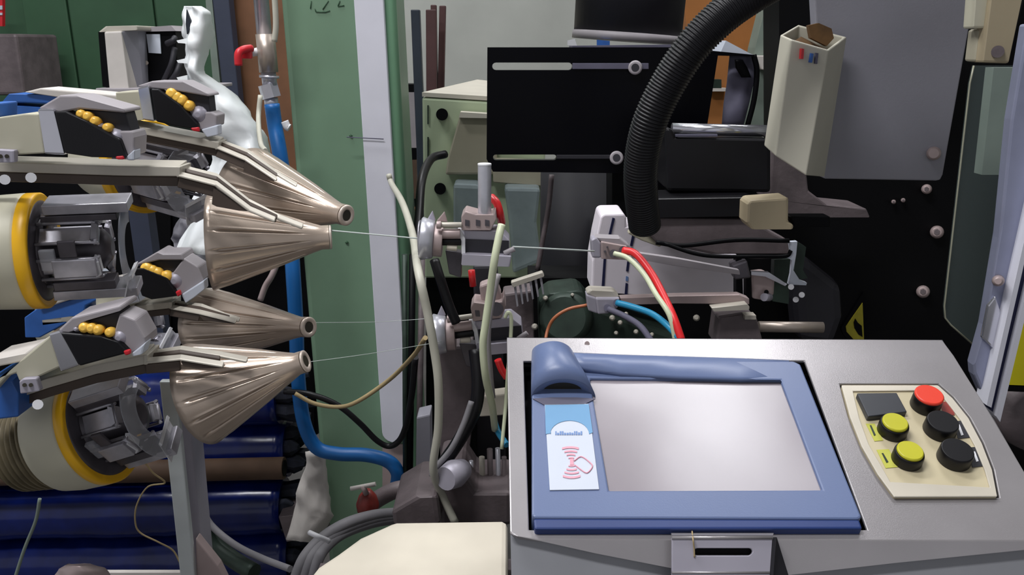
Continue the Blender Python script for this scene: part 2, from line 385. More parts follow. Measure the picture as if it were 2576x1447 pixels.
# grey stand post
t = thing('feeder_stand', W(475, 1460, 1.25), 'light grey steel stand post under the nearest feeder', 'stand')
M().px([(400, 960), (440, 960), (492, 1470), (455, 1470)], 1.25, .012).build('front_flange', 'post_grey', t, .002)
M().px([(440, 955), (468, 955), (516, 1470), (494, 1470)], lambda x, y: 1.25 + (x - 440) * .0006, .05).build('side_flange', 'bracket_pale', t, .002)
M().px([(492, 1355), (548, 1425), (570, 1470), (494, 1470)], 1.26, .02).build('foot_gusset', 'clamp_pink', t, .002)
tag(M().tube(wpts([(505, 1270, 1.5), (530, 1320, 1.5), (590, 1370, 1.48), (660, 1405, 1.45), (730, 1432, 1.4)]), .0065).build('grey_cable', 'conduit'), 'thin grey cable sagging to the right of the grey stand post', 'cable')
tag(M().tube(wpts([(490, 1310, 1.5), (540, 1370, 1.5), (590, 1410, 1.48), (640, 1440, 1.45)]), .016, 10).build('dark_conduit', 'gear_green'), 'thick dark conduit beneath the thin cable by the stand', 'conduit')
tag(M().tube(wpts([(362, 1160, 1.2), (385, 1190, 1.2), (415, 1215, 1.22), (372, 1225, 1.25), (345, 1268, 1.25), (340, 1310, 1.25), (352, 1340, 1.25), (400, 1365, 1.25), (435, 1385, 1.26), (452, 1415, 1.26)]), .0013, 6).build('loose_string', 'string'), 'thin yellowish string looping below the nearest feeder', 'string')
tag(M().tube(wpts([(100, 1255, 1.3), (90, 1310, 1.3), (62, 1380, 1.3), (36, 1460, 1.3)]), .003, 6).build('hanging_thread', 'grey_green'), 'grey thread hanging at the far lower left', 'thread')
# cloth behind feeder A
tag(sheet([(685, -20, 40), (700, -20, 120), (720, 20, 160), (745, 45, 150), (765, 60, 140)], 1.6, .02, .02, seed=8).build('white_scrap', 'white_cloth'), 'crumpled white cloth scrap under the upper near feeder body', 'cloth')
tag(sheet([(655, 215, 240), (700, 180, 300), (730, 170, 330), (760, 160, 300)], 1.6, .02, .02, seed=9).build('paper_scrap', 'white_label'), 'white paper scrap below the upper near feeder drum', 'paper')
tag(sheet([(545, 455, 530), (600, 430, 530), (640, 450, 520), (700, 465, 505)], 2.3, .03, .03, seed=11).build('white_sack', 'drum_grey'), 'grey white sack seen between the two upper feeders', 'sack')
# ================================================================== FEEDERS
def feeder(label, tip, Yt, base, Yb, arm, armh, rails, web, head, yarm, far, drumroll=0, Rpx=120, Rt=30, cx_=1):
    T = W(*tip, Yt); B = W(*base, Yb); ax = (T - B).normalized(); s = (T - B).length / 300; sr = Rpx * Yb / FPX / 118; rt = Rt * Yt / FPX / sr
    zz = (V3((0, 0, 1)) - ax * ax.z).normalized(); zz = Matrix.Rotation(drumroll, 3, ax) @ zz; yy = zz.cross(ax)
    R = Matrix((ax, yy, zz)).transposed()
    def L(x, y, z): x = x if x > -300 else -300 + (x + 300) * cx_; return T + R @ V3((x * s, y * sr, z * sr))
    root = thing('weft_feeder', L(-600, 0, -140), label, 'yarn feeder', 'four weft yarn feeders at the left')
    def lathe(prof, n=40, mod=None): 
        x0, x1 = prof[0][0], prof[-1][0]
        return M().lathe(L(x0, 0, 0), L(x1, 0, 0), [((x - x0) / (x1 - x0), r * sr) for x, r in prof], n, mod)
    # cone, fluted, double walled
    NF = 14
    def rad(x): return rt + (118 - rt) * min(1, max(0, (-x - 22) / 278)) ** .97
    xs = [0, -2, -20, -40, -55, -70, -90, -120, -160, -200, -240, -262, -272, -284, -300]
    def flute(x, th):
        k = max(0, min(1, (-x - 60) / 60)) * max(0, min(1, (x + 280) / 18))
        ph = (th * NF / (2 * math.pi) + .5 * (1 if x < -1000 else 0)) % 1
        ph = min(ph, 1 - ph); return (-11 * math.exp(-(ph / .06) ** 2) + 2.0 * math.exp(-((ph - .13) / .05) ** 2)) * k
    n = 252; rings = []
    for x in xs:
        rings.append([L(x, (rad(x) + flute(x, 2 * math.pi * j / n)) * math.sin(2 * math.pi * j / n), (rad(x) + flute(x, 2 * math.pi * j / n)) * math.cos(2 * math.pi * j / n)) for j in range(n)])
    for x in (-300, -280, -150, -30, 0):
        rings.append([L(x, (rad(x) - (5 if x < -5 else rt * .45)) * math.sin(2 * math.pi * j / n), (rad(x) - (5 if x < -5 else rt * .45)) * math.cos(2 * math.pi * j / n)) for j in range(n)])
    rings.append(rings[0])
    cone = M().loft(rings, False, True).build('balloon_cone', 'cone_bronze', root)
    lathe([(1, rt * .95), (2, rt), (5, rt), (7, rt * .86), (6, rt * .56), (-6, rt * .5), (-8, rt * .4)], 32).build('eyelet_ring', 'bronze_light', cone)
    M().cyl(L(-5, 0, 0), L(5.5, 0, 0), rt * .5 * sr).build('eyelet_dark_plug', 'fin_dark', cone)  # dark plug paints the shade inside the eyelet
    # drum
    lathe([(-700, 60), (-700, 82), (-692, 84), (-690, 50), (-560, 46), (-545, 30), (-540, 20)]).build('drum_core', 'drum_dark', root)
    for k in range(6):
        th = k * math.pi / 3 + .35; c, sn = math.cos(th), math.sin(th)
        u = V3((0, sn, c)); v = V3((0, c, -sn)); m_ = M()
        def q(x, r, t_): 
            p = V3((x, 0, 0)) + u * r + v * t_; return L(p.x, p.y, p.z)
        for t_ in (-26, 26): m_.tube([q(-695, 84, t_), q(-570, 84, t_), q(-555, 74, t_)], 4.5 * s, 6, 2)
        m_.tube([q(-560, 80, -28), q(-560, 80, 28)], 6 * s, 8, 1)
        m_.loft([[q(-692, 72, -20), q(-692, 72, 20), q(-692, 64, 20), q(-692, 64, -20)], [q(-575, 72, -20), q(-575, 72, 20), q(-575, 64, 20), q(-575, 64, -20)]])
        m_.build('drum_finger', 'drum_grey', root)
        m_ = M().loft([[q(-568, 92, -22), q(-568, 92, 22), q(-568, 60, 22), q(-568, 60, -22)], [q(-556, 88, -18), q(-556, 88, 18), q(-556, 60, 18), q(-556, 60, -18)]])
        m_.build('finger_cap', 'white_plastic' if k in (0, 4) else 'drum_grey', root)
    for x0, x1, y0, y1, z0, z1, mt in ((-675, -480, -40, 30, 104, 128, 'drum_grey'), (-685, -510, -35, 25, 84, 100, 'drum_dark'), (-685, -485, -60, 10, -106, -82, 'drum_grey'), (-675, -530, -75, -30, -74, -52, 'drum_dark'), (-660, -560, -98, -84, -30, 14, 'drum_grey'), (-685, -650, -96, -84, -10, 40, 'clear_grey'), (-640, -600, -94, -86, 20, 60, 'drum_dark')):
        M().loft([[L(x, y0, z0), L(x, y1, z0), L(x, y1, z1), L(x, y0, z1)] for x in (x0, x1)]).build('sensor_block', mt, root, .0012)
    M().loft([[L(x, -66, z) , L(x, 14, z), L(x, 14, z + 10), L(x, -66, z + 10)] for x, z in ((-520, -120), (-500, -60), (-490, -55))]).build('brush_clip', 'white_plastic', root)
    # clear half ring in front of the drum
    hr = M(); ro, ri = 112, 60; a0, a1 = -.4, 2.9
    pts = [L(-500, -ro * math.sin(a), ro * math.cos(a)) for a in [a0 + (a1 - a0) * k / 20 for k in range(21)]] + [L(-500, -ri * math.sin(a), ri * math.cos(a)) for a in [a1 - (a1 - a0) * k / 20 for k in range(21)]]
    hr.prism(pts, ax * 3 * s).build('clear_guard', 'clear_grey', root)
    # yellow ring and motor body
    lathe([(-700, 126), (-697, 134), (-701, 138), (-728, 138), (-731, 132)], 64).build('yellow_ring', 'yellow_ring', root)
    lathe([(-694, 60), (-697, 112), (-703, 128)], 64).build('winder_disc', 'drum_dark', root)
    lathe([(-726, 60), (-728, 134), (-736, 138), (-820, 134), (-880, 126), (-893, 120), (-896, 60)], 64).build('motor_body', 'beige_housing', root, .001)
    for k in range(0 if far else 6):
        x = -903 - k * 26
        f = lathe([(x, 50), (x - 1, 116 - k * 3), (x - 8, 116 - k * 3), (x - 9, 50)], 40).build('cooling_fin', 'fin', root)
    lathe([(-896, 50), (-897, 100), (-1070 + far * 150, 84), (-1075 + far * 150, 50)]).build('fin_core', 'fin_dark', root)
    # arm traced along its length
    def ribbon(pts, h, th, Yo=0, m='arm_metal', nm='arm'):
        rings = []
        for i, (x, y) in enumerate(pts):
            a = pts[max(i - 1, 0)]; b = pts[min(i + 1, len(pts) - 1)]; dx, dy = b[0] - a[0], b[1] - a[1]; l = math.hypot(dx, dy); nx, ny = -dy / l, dx / l
            if ny < 0: nx, ny = -nx, -ny
            Y = yarm(x) + Yo; p0 = W(x - nx * h / 2, y - ny * h / 2, Y); p1 = W(x + nx * h / 2, y + ny * h / 2, Y)
            rings.append([p0, p1, p1 + V3((0, th, 0)), p0 + V3((0, th, 0.004))])
        return M().loft(rings).build(nm, m, root, .0012)
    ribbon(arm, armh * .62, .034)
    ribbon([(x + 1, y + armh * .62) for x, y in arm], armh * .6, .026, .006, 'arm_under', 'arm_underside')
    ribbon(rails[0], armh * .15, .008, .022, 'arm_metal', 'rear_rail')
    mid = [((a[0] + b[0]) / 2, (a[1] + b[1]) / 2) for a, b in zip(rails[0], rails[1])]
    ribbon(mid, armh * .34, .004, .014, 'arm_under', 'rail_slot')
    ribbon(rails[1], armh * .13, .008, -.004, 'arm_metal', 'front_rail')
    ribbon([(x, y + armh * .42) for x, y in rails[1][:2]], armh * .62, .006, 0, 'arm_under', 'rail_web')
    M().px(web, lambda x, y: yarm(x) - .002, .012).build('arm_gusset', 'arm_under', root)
    x, y = arm[-1]; M().px([(x - 4, y - armh * .32), (x + 5, y - armh * .30), (x + 5, y + armh * .34), (x - 4, y + armh * .36)], yarm(x) - .003, .04).build('arm_bridge', 'arm_metal', root, .001)
    # head
    Yh = head['Y']
    for nm, mt, key, dy, th in (('body_cover', 'beige_housing', 'body', .004, .05), ('clamp_sleeve', 'chrome', 'clamp', 0, .045), ('canopy', 'head_grey', 'canopy', .006, .05), ('side_plate', 'black_rubber', 'side', 0, .02), ('control_recess', 'charcoal', 'recess', .014, .03), ('nose_cap', 'head_grey', 'nose', .008, .04), ('reflector', 'white_label', 'refl', .004, .02), ('signal_lens', 'red', 'red', -.002, .006), ('motor_fan_cover', 'feeder_blue', 'blue', .02, .06), ('fan_cover_lid', 'white_cloth', 'lid', .015, .06), ('screw_bracket', 'bracket_pale', 'brk', -.006, .01)):
        if key in head:
            lst = head[key]; lst = lst if isinstance(lst[0][0], (tuple, list)) else [lst]
            for pl in lst: o = M().px(pl, Yh + dy, th).build(nm, mt, root, .002)
            if key == 'brk':
                cx0 = sum(p[0] for p in pl) / len(pl); cy0 = sum(p[1] for p in pl) / len(pl)
                for dx in (-7, 9): M().cyl(W(cx0 + dx, cy0, Yh - .008), W(cx0 + dx, cy0, Yh - .004), .0024, 10).build('screw', 'fin_dark', o)
    for (x, y, r) in head['amb']:
        c = W(x, y, Yh + .008); M().lathe(c + V3((0, -.006, .002)), c + V3((0, .008, 0)), [(0, .4 * r * s), (.15, .9 * r * s), (.4, r * s), (1, r * s)], 12).build('amber_knob', 'amber', root)
    for (x, y, r) in head.get('silk', []):
        c = W(x, y, Yh + .01); M().lathe(c + V3((0, -.006, 0)), c + V3((0, .01, 0)), [(0, .3 * r * s), (.3, r * s), (1, r * s)], 12).build('grey_knob', 'bracket_pale', root)
    for (x, y) in head.get('bolts', []):
        M().cyl(W(x, y, Yh - .012), W(x, y, Yh + .01), .006, 14).build('bolt', 'white_plastic', root)
    return root
# far upper feeder
feeder('farthest weft feeder, top of the group, bronze cone against the white bag', (868, 541), 1.27, (634, 484), 1.39,
    [(255, 315), (330, 323), (440, 345), (545, 366)], 30, [[(545, 357), (622, 386), (695, 440), (745, 470)], [(545, 373), (616, 403), (694, 455)]],
    [(616, 405), (694, 456), (660, 452), (622, 436), (612, 432)],
    dict(Y=1.33, body=[(290, 232), (352, 228), (362, 302), (330, 305), (292, 290)], clamp=[(346, 222), (374, 214), (388, 306), (360, 302)],
         canopy=[(345, 216), (382, 204), (458, 204), (524, 236), (526, 243), (440, 228), (376, 222)],
         side=[(378, 224), (398, 224), (452, 262), (498, 312), (498, 326), (440, 318), (392, 306)],
         recess=[(428, 222), (524, 238), (530, 290), (500, 290), (452, 250)], nose=[(470, 272), (500, 282), (530, 282), (546, 290), (544, 318), (502, 326), (498, 312)],
         refl=[(505, 326), (548, 314), (549, 340), (520, 346)], red=[(478, 322), (500, 320), (502, 332), (484, 330)],
         blue=[[(0, 262), (22, 236), (160, 240), (150, 262), (20, 258)], [(-20, 262), (130, 272), (96, 292), (-20, 306)]],
         lid=[(60, 232), (100, 222), (300, 240), (350, 234), (350, 250), (200, 256), (140, 244)],
         amb=[(433, 238, 13), (445, 247, 13), (457, 254, 13), (476, 268, 12)], silk=[(500, 288, 18)]),
    lambda x: 1.34 - max(0, x - 540) * .0005, 1, .3, 112, 27)
# near upper feeder
feeder('upper near weft feeder, its large bronze cone in front of the others', (828, 597), 1.22, (532, 611), 1.19,
    [(-90, 418), (120, 424), (300, 430), (448, 432)], 40, [[(448, 425), (541, 448), (622, 512), (700, 552), (760, 575)], [(448, 443), (541, 467), (626, 531), (690, 558)]],
    [(537, 472), (626, 532), (600, 530), (545, 520), (533, 514)],
    dict(Y=1.06, body=[(-40, 300), (60, 286), (98, 286), (112, 386), (40, 390), (-40, 382)], clamp=[(94, 274), (134, 274), (162, 390), (112, 388)],
         canopy=[(96, 272), (150, 240), (190, 240), (312, 274), (314, 284), (200, 274), (150, 284)],
         side=[(135, 280), (165, 280), (230, 310), (300, 350), (318, 398), (230, 396), (162, 386)],
         recess=[(192, 274), (314, 280), (330, 335), (290, 335), (240, 310)], nose=[(272, 318), (300, 330), (332, 330), (338, 346), (336, 392), (316, 398), (300, 352)],
         refl=[(313, 398), (338, 376), (338, 404), (320, 404)], red=[(288, 394), (310, 392), (312, 402), (292, 402)],
         brk=[(-20, 375), (36, 378), (36, 410), (-20, 410)], blue=[(-60, 262), (-22, 262), (-22, 300), (-60, 310)],
         amb=[(206, 290, 11), (222, 296, 12), (240, 308, 12), (272, 324, 11)], silk=[(252, 318, 8), (292, 345, 18)], bolts=[(12, 452), (78, 447)]),
    lambda x: 1.10, 0, .2, 123, 31)
# far lower feeder
feeder('lower far weft feeder, partly hidden, its cone mouth facing right', (773, 823), 1.25, (530, 818), 1.38,
    [(105, 812), (240, 794), (340, 778), (428, 768)], 26, [[(428, 765), (505, 775), (560, 797), (600, 810)], [(428, 777), (500, 790), (592, 813)]],
    [(500, 792), (590, 815), (560, 812), (512, 806)],
    dict(Y=1.31, body=[(240, 730), (300, 705), (318, 760), (330, 775), (240, 790)], clamp=[(300, 700), (328, 690), (352, 762), (318, 770)],
         canopy=[(330, 672), (395, 634), (410, 640), (455, 640), (462, 655), (400, 655), (345, 668)],
         side=[(333, 676), (360, 676), (420, 700), (442, 735), (448, 745), (380, 754), (356, 745)],
         recess=[(358, 664), (400, 655), (460, 648), (470, 690), (440, 708), (400, 690)], nose=[(432, 690), (462, 650), (498, 672), (513, 705), (500, 720), (450, 745), (442, 730)],
         refl=[(455, 742), (513, 705), (515, 728), (490, 748), (466, 764)], red=[(440, 735), (452, 730), (456, 742), (446, 748)],
         blue=[(95, 775), (250, 738), (255, 750), (215, 770), (210, 790), (100, 850), (62, 850), (60, 800)],
         lid=[(95, 768), (200, 730), (295, 708), (300, 716), (215, 742), (100, 780)],
         amb=[(370, 678, 13), (382, 684, 13), (395, 690, 13), (419, 697, 12)], silk=[(440, 706, 17)], bolts=[(252, 776)]),
    lambda x: 1.33 - max(0, x - 430) * .0007, 1, .8, 98, 27)
# near lower feeder
feeder('nearest weft feeder, low left, with yellow ring and ribbed grey tail', (765, 910), 1.10, (508, 990), 1.115,
    [(-60, 1025), (120, 965), (240, 930), (366, 905)], 38, [[(366, 898), (452, 884), (545, 897), (620, 912)], [(366, 914), (452, 906), (560, 924)]],
    [(455, 910), (560, 926), (500, 928), (462, 922)],
    dict(Y=1.0, body=[(-20, 990), (60, 900), (125, 845), (150, 925), (100, 948), (48, 960), (40, 940), (-20, 962)], clamp=[(122, 840), (150, 832), (198, 920), (152, 936)],
         canopy=[(145, 832), (180, 800), (300, 770), (305, 782), (215, 808), (190, 832), (160, 842)],
         side=[(150, 838), (250, 846), (300, 862), (326, 888), (250, 908), (200, 922)],
         recess=[(205, 812), (300, 782), (330, 830), (300, 850), (235, 840)], nose=[(285, 842), (300, 790), (338, 805), (364, 850), (366, 868), (328, 890), (305, 862)],
         refl=[(330, 890), (366, 862), (358, 892), (332, 898)], red=[(308, 884), (326, 880), (328, 892), (314, 896)],
         brk=[(47, 960), (55, 955), (90, 953), (100, 985), (50, 992)],
         blue=[(-40, 1060), (-40, 960), (52, 925), (56, 935), (30, 960), (46, 990), (46, 1050)],
         lid=[(-40, 910), (60, 890), (118, 850), (124, 862), (50, 912), (-40, 930)],
         amb=[(214, 826, 13), (232, 828, 13), (248, 832, 13), (278, 838, 12)], silk=[(194, 826, 9), (302, 848, 18)], bolts=[(95, 1018)]),
    lambda x: 1.04, 0, .5, 140, 30, .76)
# yarns
def yarn(pts, lab, r=.00045): tag(M().tube(wpts(pts), r, 6, 4).build('weft_yarn', 'yarn'), lab, 'yarn')
yarn([(832, 580, 1.22), (940, 590, 1.23), (1062, 601, 1.24)], 'pale yarn running from the largest cone to the upper brake', .0011)
yarn([(1290, 621, 1.25), (1400, 627, 1.3), (1495, 632, 1.38)], 'pale yarn running from the upper brake to the selector finger', .0014)
yarn([(772, 812, 1.38), (950, 810, 1.36), (1100, 800, 1.33)], 'faint yarn running from the lower far cone across the column')
yarn([(768, 912, 1.14), (930, 890, 1.2), (1110, 860, 1.3)], 'faint yarn rising from the nearest cone to the lower brake')
# ================================================================== YARN BRAKES
def brake(label, dx, dy, ang, Y, sc_, post):
    ca, sa = math.cos(ang), math.sin(ang)
    def q(x, y): X, Y_ = (x - 1170) * sc_, (y - 610) * sc_; return (1170 + X * ca - Y_ * sa + dx, 610 + X * sa + Y_ * ca + dy)
    def qq(l): return [q(*p) for p in l]
    root = thing('yarn_brake', W(*q(1180, 680), Y), label, 'yarn brake', 'yarn brakes between cones and loom')
    k = Y / FPX * sc_
    def B(nm, mt, pl, dY, th, bev=.0015): return M().px(qq(pl), Y + dY, th).build(nm, mt, root, bev)
    def Cyl(nm, mt, a, b, r, dY=0, n=24): return M().cyl(W(*q(*a), Y + dY), W(*q(*b), Y + dY), r * k, n).build(nm, mt, root, .0008)
    if post:
        Cyl('post', 'galv', (1219, 415), (1219, 560), 17); Cyl('post_cap', 'white_plastic', (1219, 411), (1219, 417), 17.5)
    B('clamp_block', 'clamp_pink', [(1160, 545), (1170, 532), (1200, 540), (1240, 540), (1247, 528), (1249, 552), (1235, 580), (1162, 580)], -.012, .05)
    for x in (1175, 1202, 1225): B('clamp_slot', 'drum_dark', [(x - 5, 553), (x + 6, 555), (x + 6, 570), (x - 5, 568)], -.0135, .002, 0)
    B('body_block', 'bracket_pale', [(1166, 580), (1258, 582), (1282, 606), (1282, 638), (1168, 640)], -.004, .05, .002)
    B('body_face', 'charcoal', [(1172, 602), (1280, 606), (1280, 636), (1172, 638)], -.0055, .003, 0)
    B('end_bracket', 'white_plastic', [(1150, 578), (1158, 578), (1170, 600), (1171, 640), (1161, 642), (1160, 606)], -.012, .02)
    B('lower_bracket', 'bracket_pale', [(1162, 640), (1287, 645), (1282, 672), (1160, 668)], -.02, .03)
    Cyl('nozzle', 'head_grey', (1268, 638), (1294, 626), 7, -.01)
    M().lathe(W(*q(1057, 600), Y), W(*q(1092, 603), Y), [(0, 40 * k), (0.02, 52 * k), (.12, 56 * k), (.6, 51 * k), (.95, 49 * k), (1, 42 * k)], 40).build('brake_disc', 'galv', root)
    M().lathe(W(*q(1054, 600), Y), W(*q(1058, 600), Y), [(0, 44 * k), (1, 48 * k)], 40).build('disc_face', 'drum_grey', root)
    Cyl('hub', 'clamp_pink', (1092, 604), (1114, 606), 42)
    Cyl('shaft', 'clamp_pink', (1112, 588), (1158, 588), 13, -.012)
    Cyl('lower_shaft', 'black_rubber', (1112, 606), (1160, 606), 12, -.006); Cyl('cream_pin', 'cover_cream', (1124, 622), (1150, 624), 8, -.008)
    Cyl('guide_rod', 'arm_metal', (1104, 566), (1162, 566), 7, -.016); Cyl('rod_eye', 'clamp_pink', (1098, 566), (1110, 566), 10, -.02)
    B('spike_plate', 'bracket_pale', [(1070, 560), (1088, 530), (1096, 556)], .01, .004); B('spike_plate', 'clamp_pink', [(1098, 556), (1118, 532), (1126, 560)], .012, .004)
    B('under_plate', 'drum_dark', [(1120, 630), (1162, 636), (1160, 700), (1130, 690)], .01, .02)
    return root
brake('upper yarn brake with round post and bright disc in front of the green cabinet', 0, 0, 0, 1.25, 1, True)
brake('lower yarn brake, dimmer and tilted, just left of the control panel', 32, 228, -.13, 1.33, 1.0, False)
t = thing('brake_stand', W(1150, 1250, 1.36), 'dark grey machine stand carrying the two yarn brakes', 'stand')
M().px([(1105, 870), (1190, 870), (1185, 1100), (1170, 1230), (1108, 1230)], 1.36, .07).build('stand_plate', 'cast', t, .004)
M().px([(1190, 670), (1250, 668), (1265, 900), (1275, 1300), (1200, 1300), (1195, 900)], 1.40, .05).build('rear_column', 'charcoal', t, .004)
M().px([(1205, 720), (1248, 705), (1260, 740), (1262, 790), (1215, 790)], 1.335, .03).build('swivel_clamp', 'clamp_pink', t, .004)
M().cyl(W(1248, 778, 1.31), W(1248, 778, 1.33), .011).build('clamp_bolt', 'drum_dark', t)
M().px([(1195, 1000), (1275, 990), (1275, 1045), (1205, 1050)], 1.35, .03).build('brass_fitting', 'cover_cream', t, .003)
for i, (x, y, x1, y1, r) in enumerate(((1185, 1160, 1188, 1235, 6), (1212, 1150, 1215, 1250, 8), (1232, 1130, 1236, 1290, 8), (1252, 1128, 1256, 1290, 7), (1200, 1215, 1202, 1300, 9), (1268, 1150, 1268, 1300, 7), (1248, 1200, 1250, 1300, 12))):
    M().cyl(W(x, y, 1.3), W(x1, y1, 1.3), r * 1.3 / FPX).build('adjusting_rod', ('galv', 'arm_metal', 'cast')[i % 3], t)
# hoses around
def hose(pts, r, m, lab, cat='hose', nm='hose', n=10): tag(M().tube(wpts(pts), r, n).build(nm, m), lab, cat)
hose([(978, 440, 1.93), (985, 462, 1.9), (1012, 510, 1.6), (1038, 590, 1.4), (1052, 680, 1.2), (1076, 790, 1.18), (1094, 890, 1.18), (1103, 970, 1.18), (1102, 1080, 1.19), (1090, 1180, 1.2), (1112, 1245, 1.22), (1145, 1315, 1.22)], .0062, 'hose_white', 'long cream cable sweeping down from the column past both yarn brakes', 'cable', 'cream_cable', 12)
hose([(1262, 566, 1.2), (1254, 600, 1.19), (1243, 660, 1.18), (1232, 740, 1.19), (1222, 810, 1.19), (1215, 870, 1.19), (1222, 950, 1.2), (1238, 1020, 1.24), (1245, 1080, 1.28)], .0055, 'tube_green', 'pale greenish plastic tube crossing in front of both yarn brakes', 'tube', 'plastic_tube', 12)
hose([(1254, 690, 1.22), (1238, 760, 1.22), (1228, 840, 1.22), (1232, 920, 1.23), (1240, 1000, 1.25)], .004, 'head_grey', 'grey tube running behind the greenish plastic tube', 'tube', 'grey_tube')
hose([(1236, 496, 1.28), (1250, 512, 1.27), (1258, 540, 1.27), (1262, 560, 1.3)], .0058, 'tube_red', 'short red tube end beside the round brake post', 'tube', 'red_tube')
hose([(1186, 680, 1.29), (1190, 720, 1.29)], .0052, 'tube_red', 'short red tube under the upper brake bracket', 'tube', 'red_tube')
hose([(1252, 905, 1.25), (1262, 930, 1.25), (1275, 950, 1.25)], .0055, 'tube_red', 'red tube piece touching the left edge of the control panel', 'tube', 'red_tube')
hose([(1270, 800, 1.25), (1278, 786, 1.25), (1286, 800, 1.25), (1284, 860, 1.24), (1278, 930, 1.22), (1272, 1020, 1.22), (1262, 1130, 1.2)], .0028, 'tube_green', 'thin cream wire arching left of the panel corner', 'wire', 'cream_wire')
hose([(1240, 1045, 1.3), (1252, 1085, 1.28), (1275, 1120, 1.25)], .005, 'tube_blue', 'short blue tube behind the left panel edge', 'tube', 'blue_tube')
hose([(1195, 880, 1.30), (1203, 960, 1.28), (1195, 1030, 1.27), (1160, 1100, 1.26), (1120, 1160, 1.25), (1095, 1195, 1.25)], .0105, 'black_rubber', 'thick black rubber hose bending down to the machine casting', 'hose', 'black_hose', 12)
hose([(1186, 1010, 1.25), (1165, 1070, 1.24), (1135, 1130, 1.23), (1095, 1178, 1.23), (1086, 1198, 1.23)], .0045, 'conduit', 'grey cable lying along the thick black rubber hose', 'cable', 'grey_cable')
hose([(1093, 655, 1.3), (1110, 710, 1.28), (1130, 770, 1.27), (1148, 812, 1.27)], .0075, 'black_rubber', 'black cable between the upper and lower yarn brakes', 'cable', 'black_cable')
hose([(716, 985, 1.78), (780, 992, 1.76), (850, 1020, 1.76), (905, 1065, 1.76), (950, 1110, 1.76), (985, 1122, 1.76), (1015, 1090, 1.74), (1035, 1000, 1.7), (1045, 900, 1.66)], .0065, 'black_rubber', 'black cable looping across the lower part of the green column', 'cable', 'black_cable')
hose([(742, 990, 1.74), (790, 1015, 1.74), (850, 1024, 1.74), (900, 1010, 1.72), (980, 955, 1.7), (1040, 895, 1.6), (1070, 850, 1.5)], .0045, 'string', 'thin beige wire crossing the green column near the black cable', 'wire', 'beige_wire')
hose([(1120, 388, 2.4), (1085, 400, 2.35), (1062, 450, 2.2), (1054, 540, 2.1), (1046, 640, 2.0)], .011, 'black_rubber', 'black cable curving out of the green cabinet', 'cable', 'black_cable')
for i, (x, x1, r, m_n) in enumerate(((1038, 1030, 9, 'black'), (1018, 1020, 7, 'gear_green'), (1062, 1052, 8, 'cast'))):
    tag(M().cyl(W(x, 640, 1.8), W(x1, 1260, 1.8), r * 1.8 / FPX).build('conduit_pipe', m_n), ['black vertical conduit right of the green column', 'thin dark green vertical conduit against the green column edge', 'brown grey vertical conduit left of the brake stand'][i], 'conduit')
tag(M().px([(1048, 1050), (1082, 1042), (1085, 1230), (1046, 1230)], 1.6, .05).build('pale_box', 'door_grey', bev=.003), 'pale grey narrow box low between conduit and cream cable', 'box')
# casting and bits at the bottom middle
t = thing('machine_casting', W(1140, 1330, 1.2), 'brown grey iron casting behind the cream machine cover', 'machine part')
M().px([(985, 1285), (1045, 1250), (1100, 1248), (1110, 1320), (990, 1325)], 1.2, .12).build('casting_block', 'cast', t, .006)
M().px([(1100, 1190), (1160, 1180), (1200, 1240), (1290, 1240), (1290, 1325), (1105, 1325)], 1.24, .12).build('casting_frame', 'cast', t, .008)
M().lathe(W(1120, 1205, 1.2), W(1165, 1180, 1.24), [(0, .018), (.5, .022), (1, .016)], 20).build('casting_boss', 'bracket_pale', t)
hose([(1050, 1228, 1.5), (1000, 1232, 1.5), (960, 1250, 1.5), (930, 1270, 1.5)], .016, 'cast', 'brown grey conduit behind the red valve', 'conduit', 'conduit', 12)
t = thing('red_valve', W(925, 1290, 1.45), 'small red valve with white cross handle at the column foot', 'valve')
M().lathe(W(925, 1285, 1.45), W(925, 1232, 1.45), [(0, .019), (.3, .021), (.7, .016), (1, .006)], 16).build('valve_body', 'red_valve', t)
M().cyl(W(882, 1230, 1.44), W(945, 1218, 1.44), .004).build('cross_handle', 'white_cloth', t); M().cyl(W(912, 1222, 1.44), W(922, 1244, 1.44), .005).build('stem', 'clamp_pink', t)
t = thing('hose_bundle', W(800, 1400, 1.25), 'bundle of thick grey hoses strapped together beside the cream cover', 'hose bundle')
for k, (o1, o2) in enumerate(((0, 0), (22, 18), (44, 34))):
    M().tube(wpts([(1010 , 1290 + o2 * .4, 1.4), (940, 1297 + o2 * .5, 1.35), (870, 1318 + o2 * .6, 1.3), (810 + o1 * .4, 1355 + o2 * .4, 1.26), (765 + o1 * .8, 1405, 1.22), (735 + o1, 1480, 1.2)]), .0095, 10).build('grey_hose', 'conduit', t)
M().tube(wpts([(778, 1340, 1.22), (800, 1350, 1.21), (828, 1362, 1.22)]), .004).build('strap_clip', 'white_plastic', t)
# cream cover
zc = .90
pts = [hitz(x, y, zc) for x, y in ((1276, 1312), (985, 1316), (905, 1352), (850, 1392), (800, 1425), (740, 1500), (740, 1640), (1276, 1640))]
t = thing('machine_cover', pts[3] - V3((0, 0, .3)), 'large cream painted machine cover left of the control panel', 'cover')
cv = M().prism(pts, (0, 0, -.06)).build('cover_sheet', 'cover_cream', t, .006)
M().box(((pts[0].x + pts[4].x) / 2 + .01, (pts[0].y + pts[4].y) / 2 + .02, zc - .47), (.30, .1, .8)).build('cover_leg', 'cast', t)
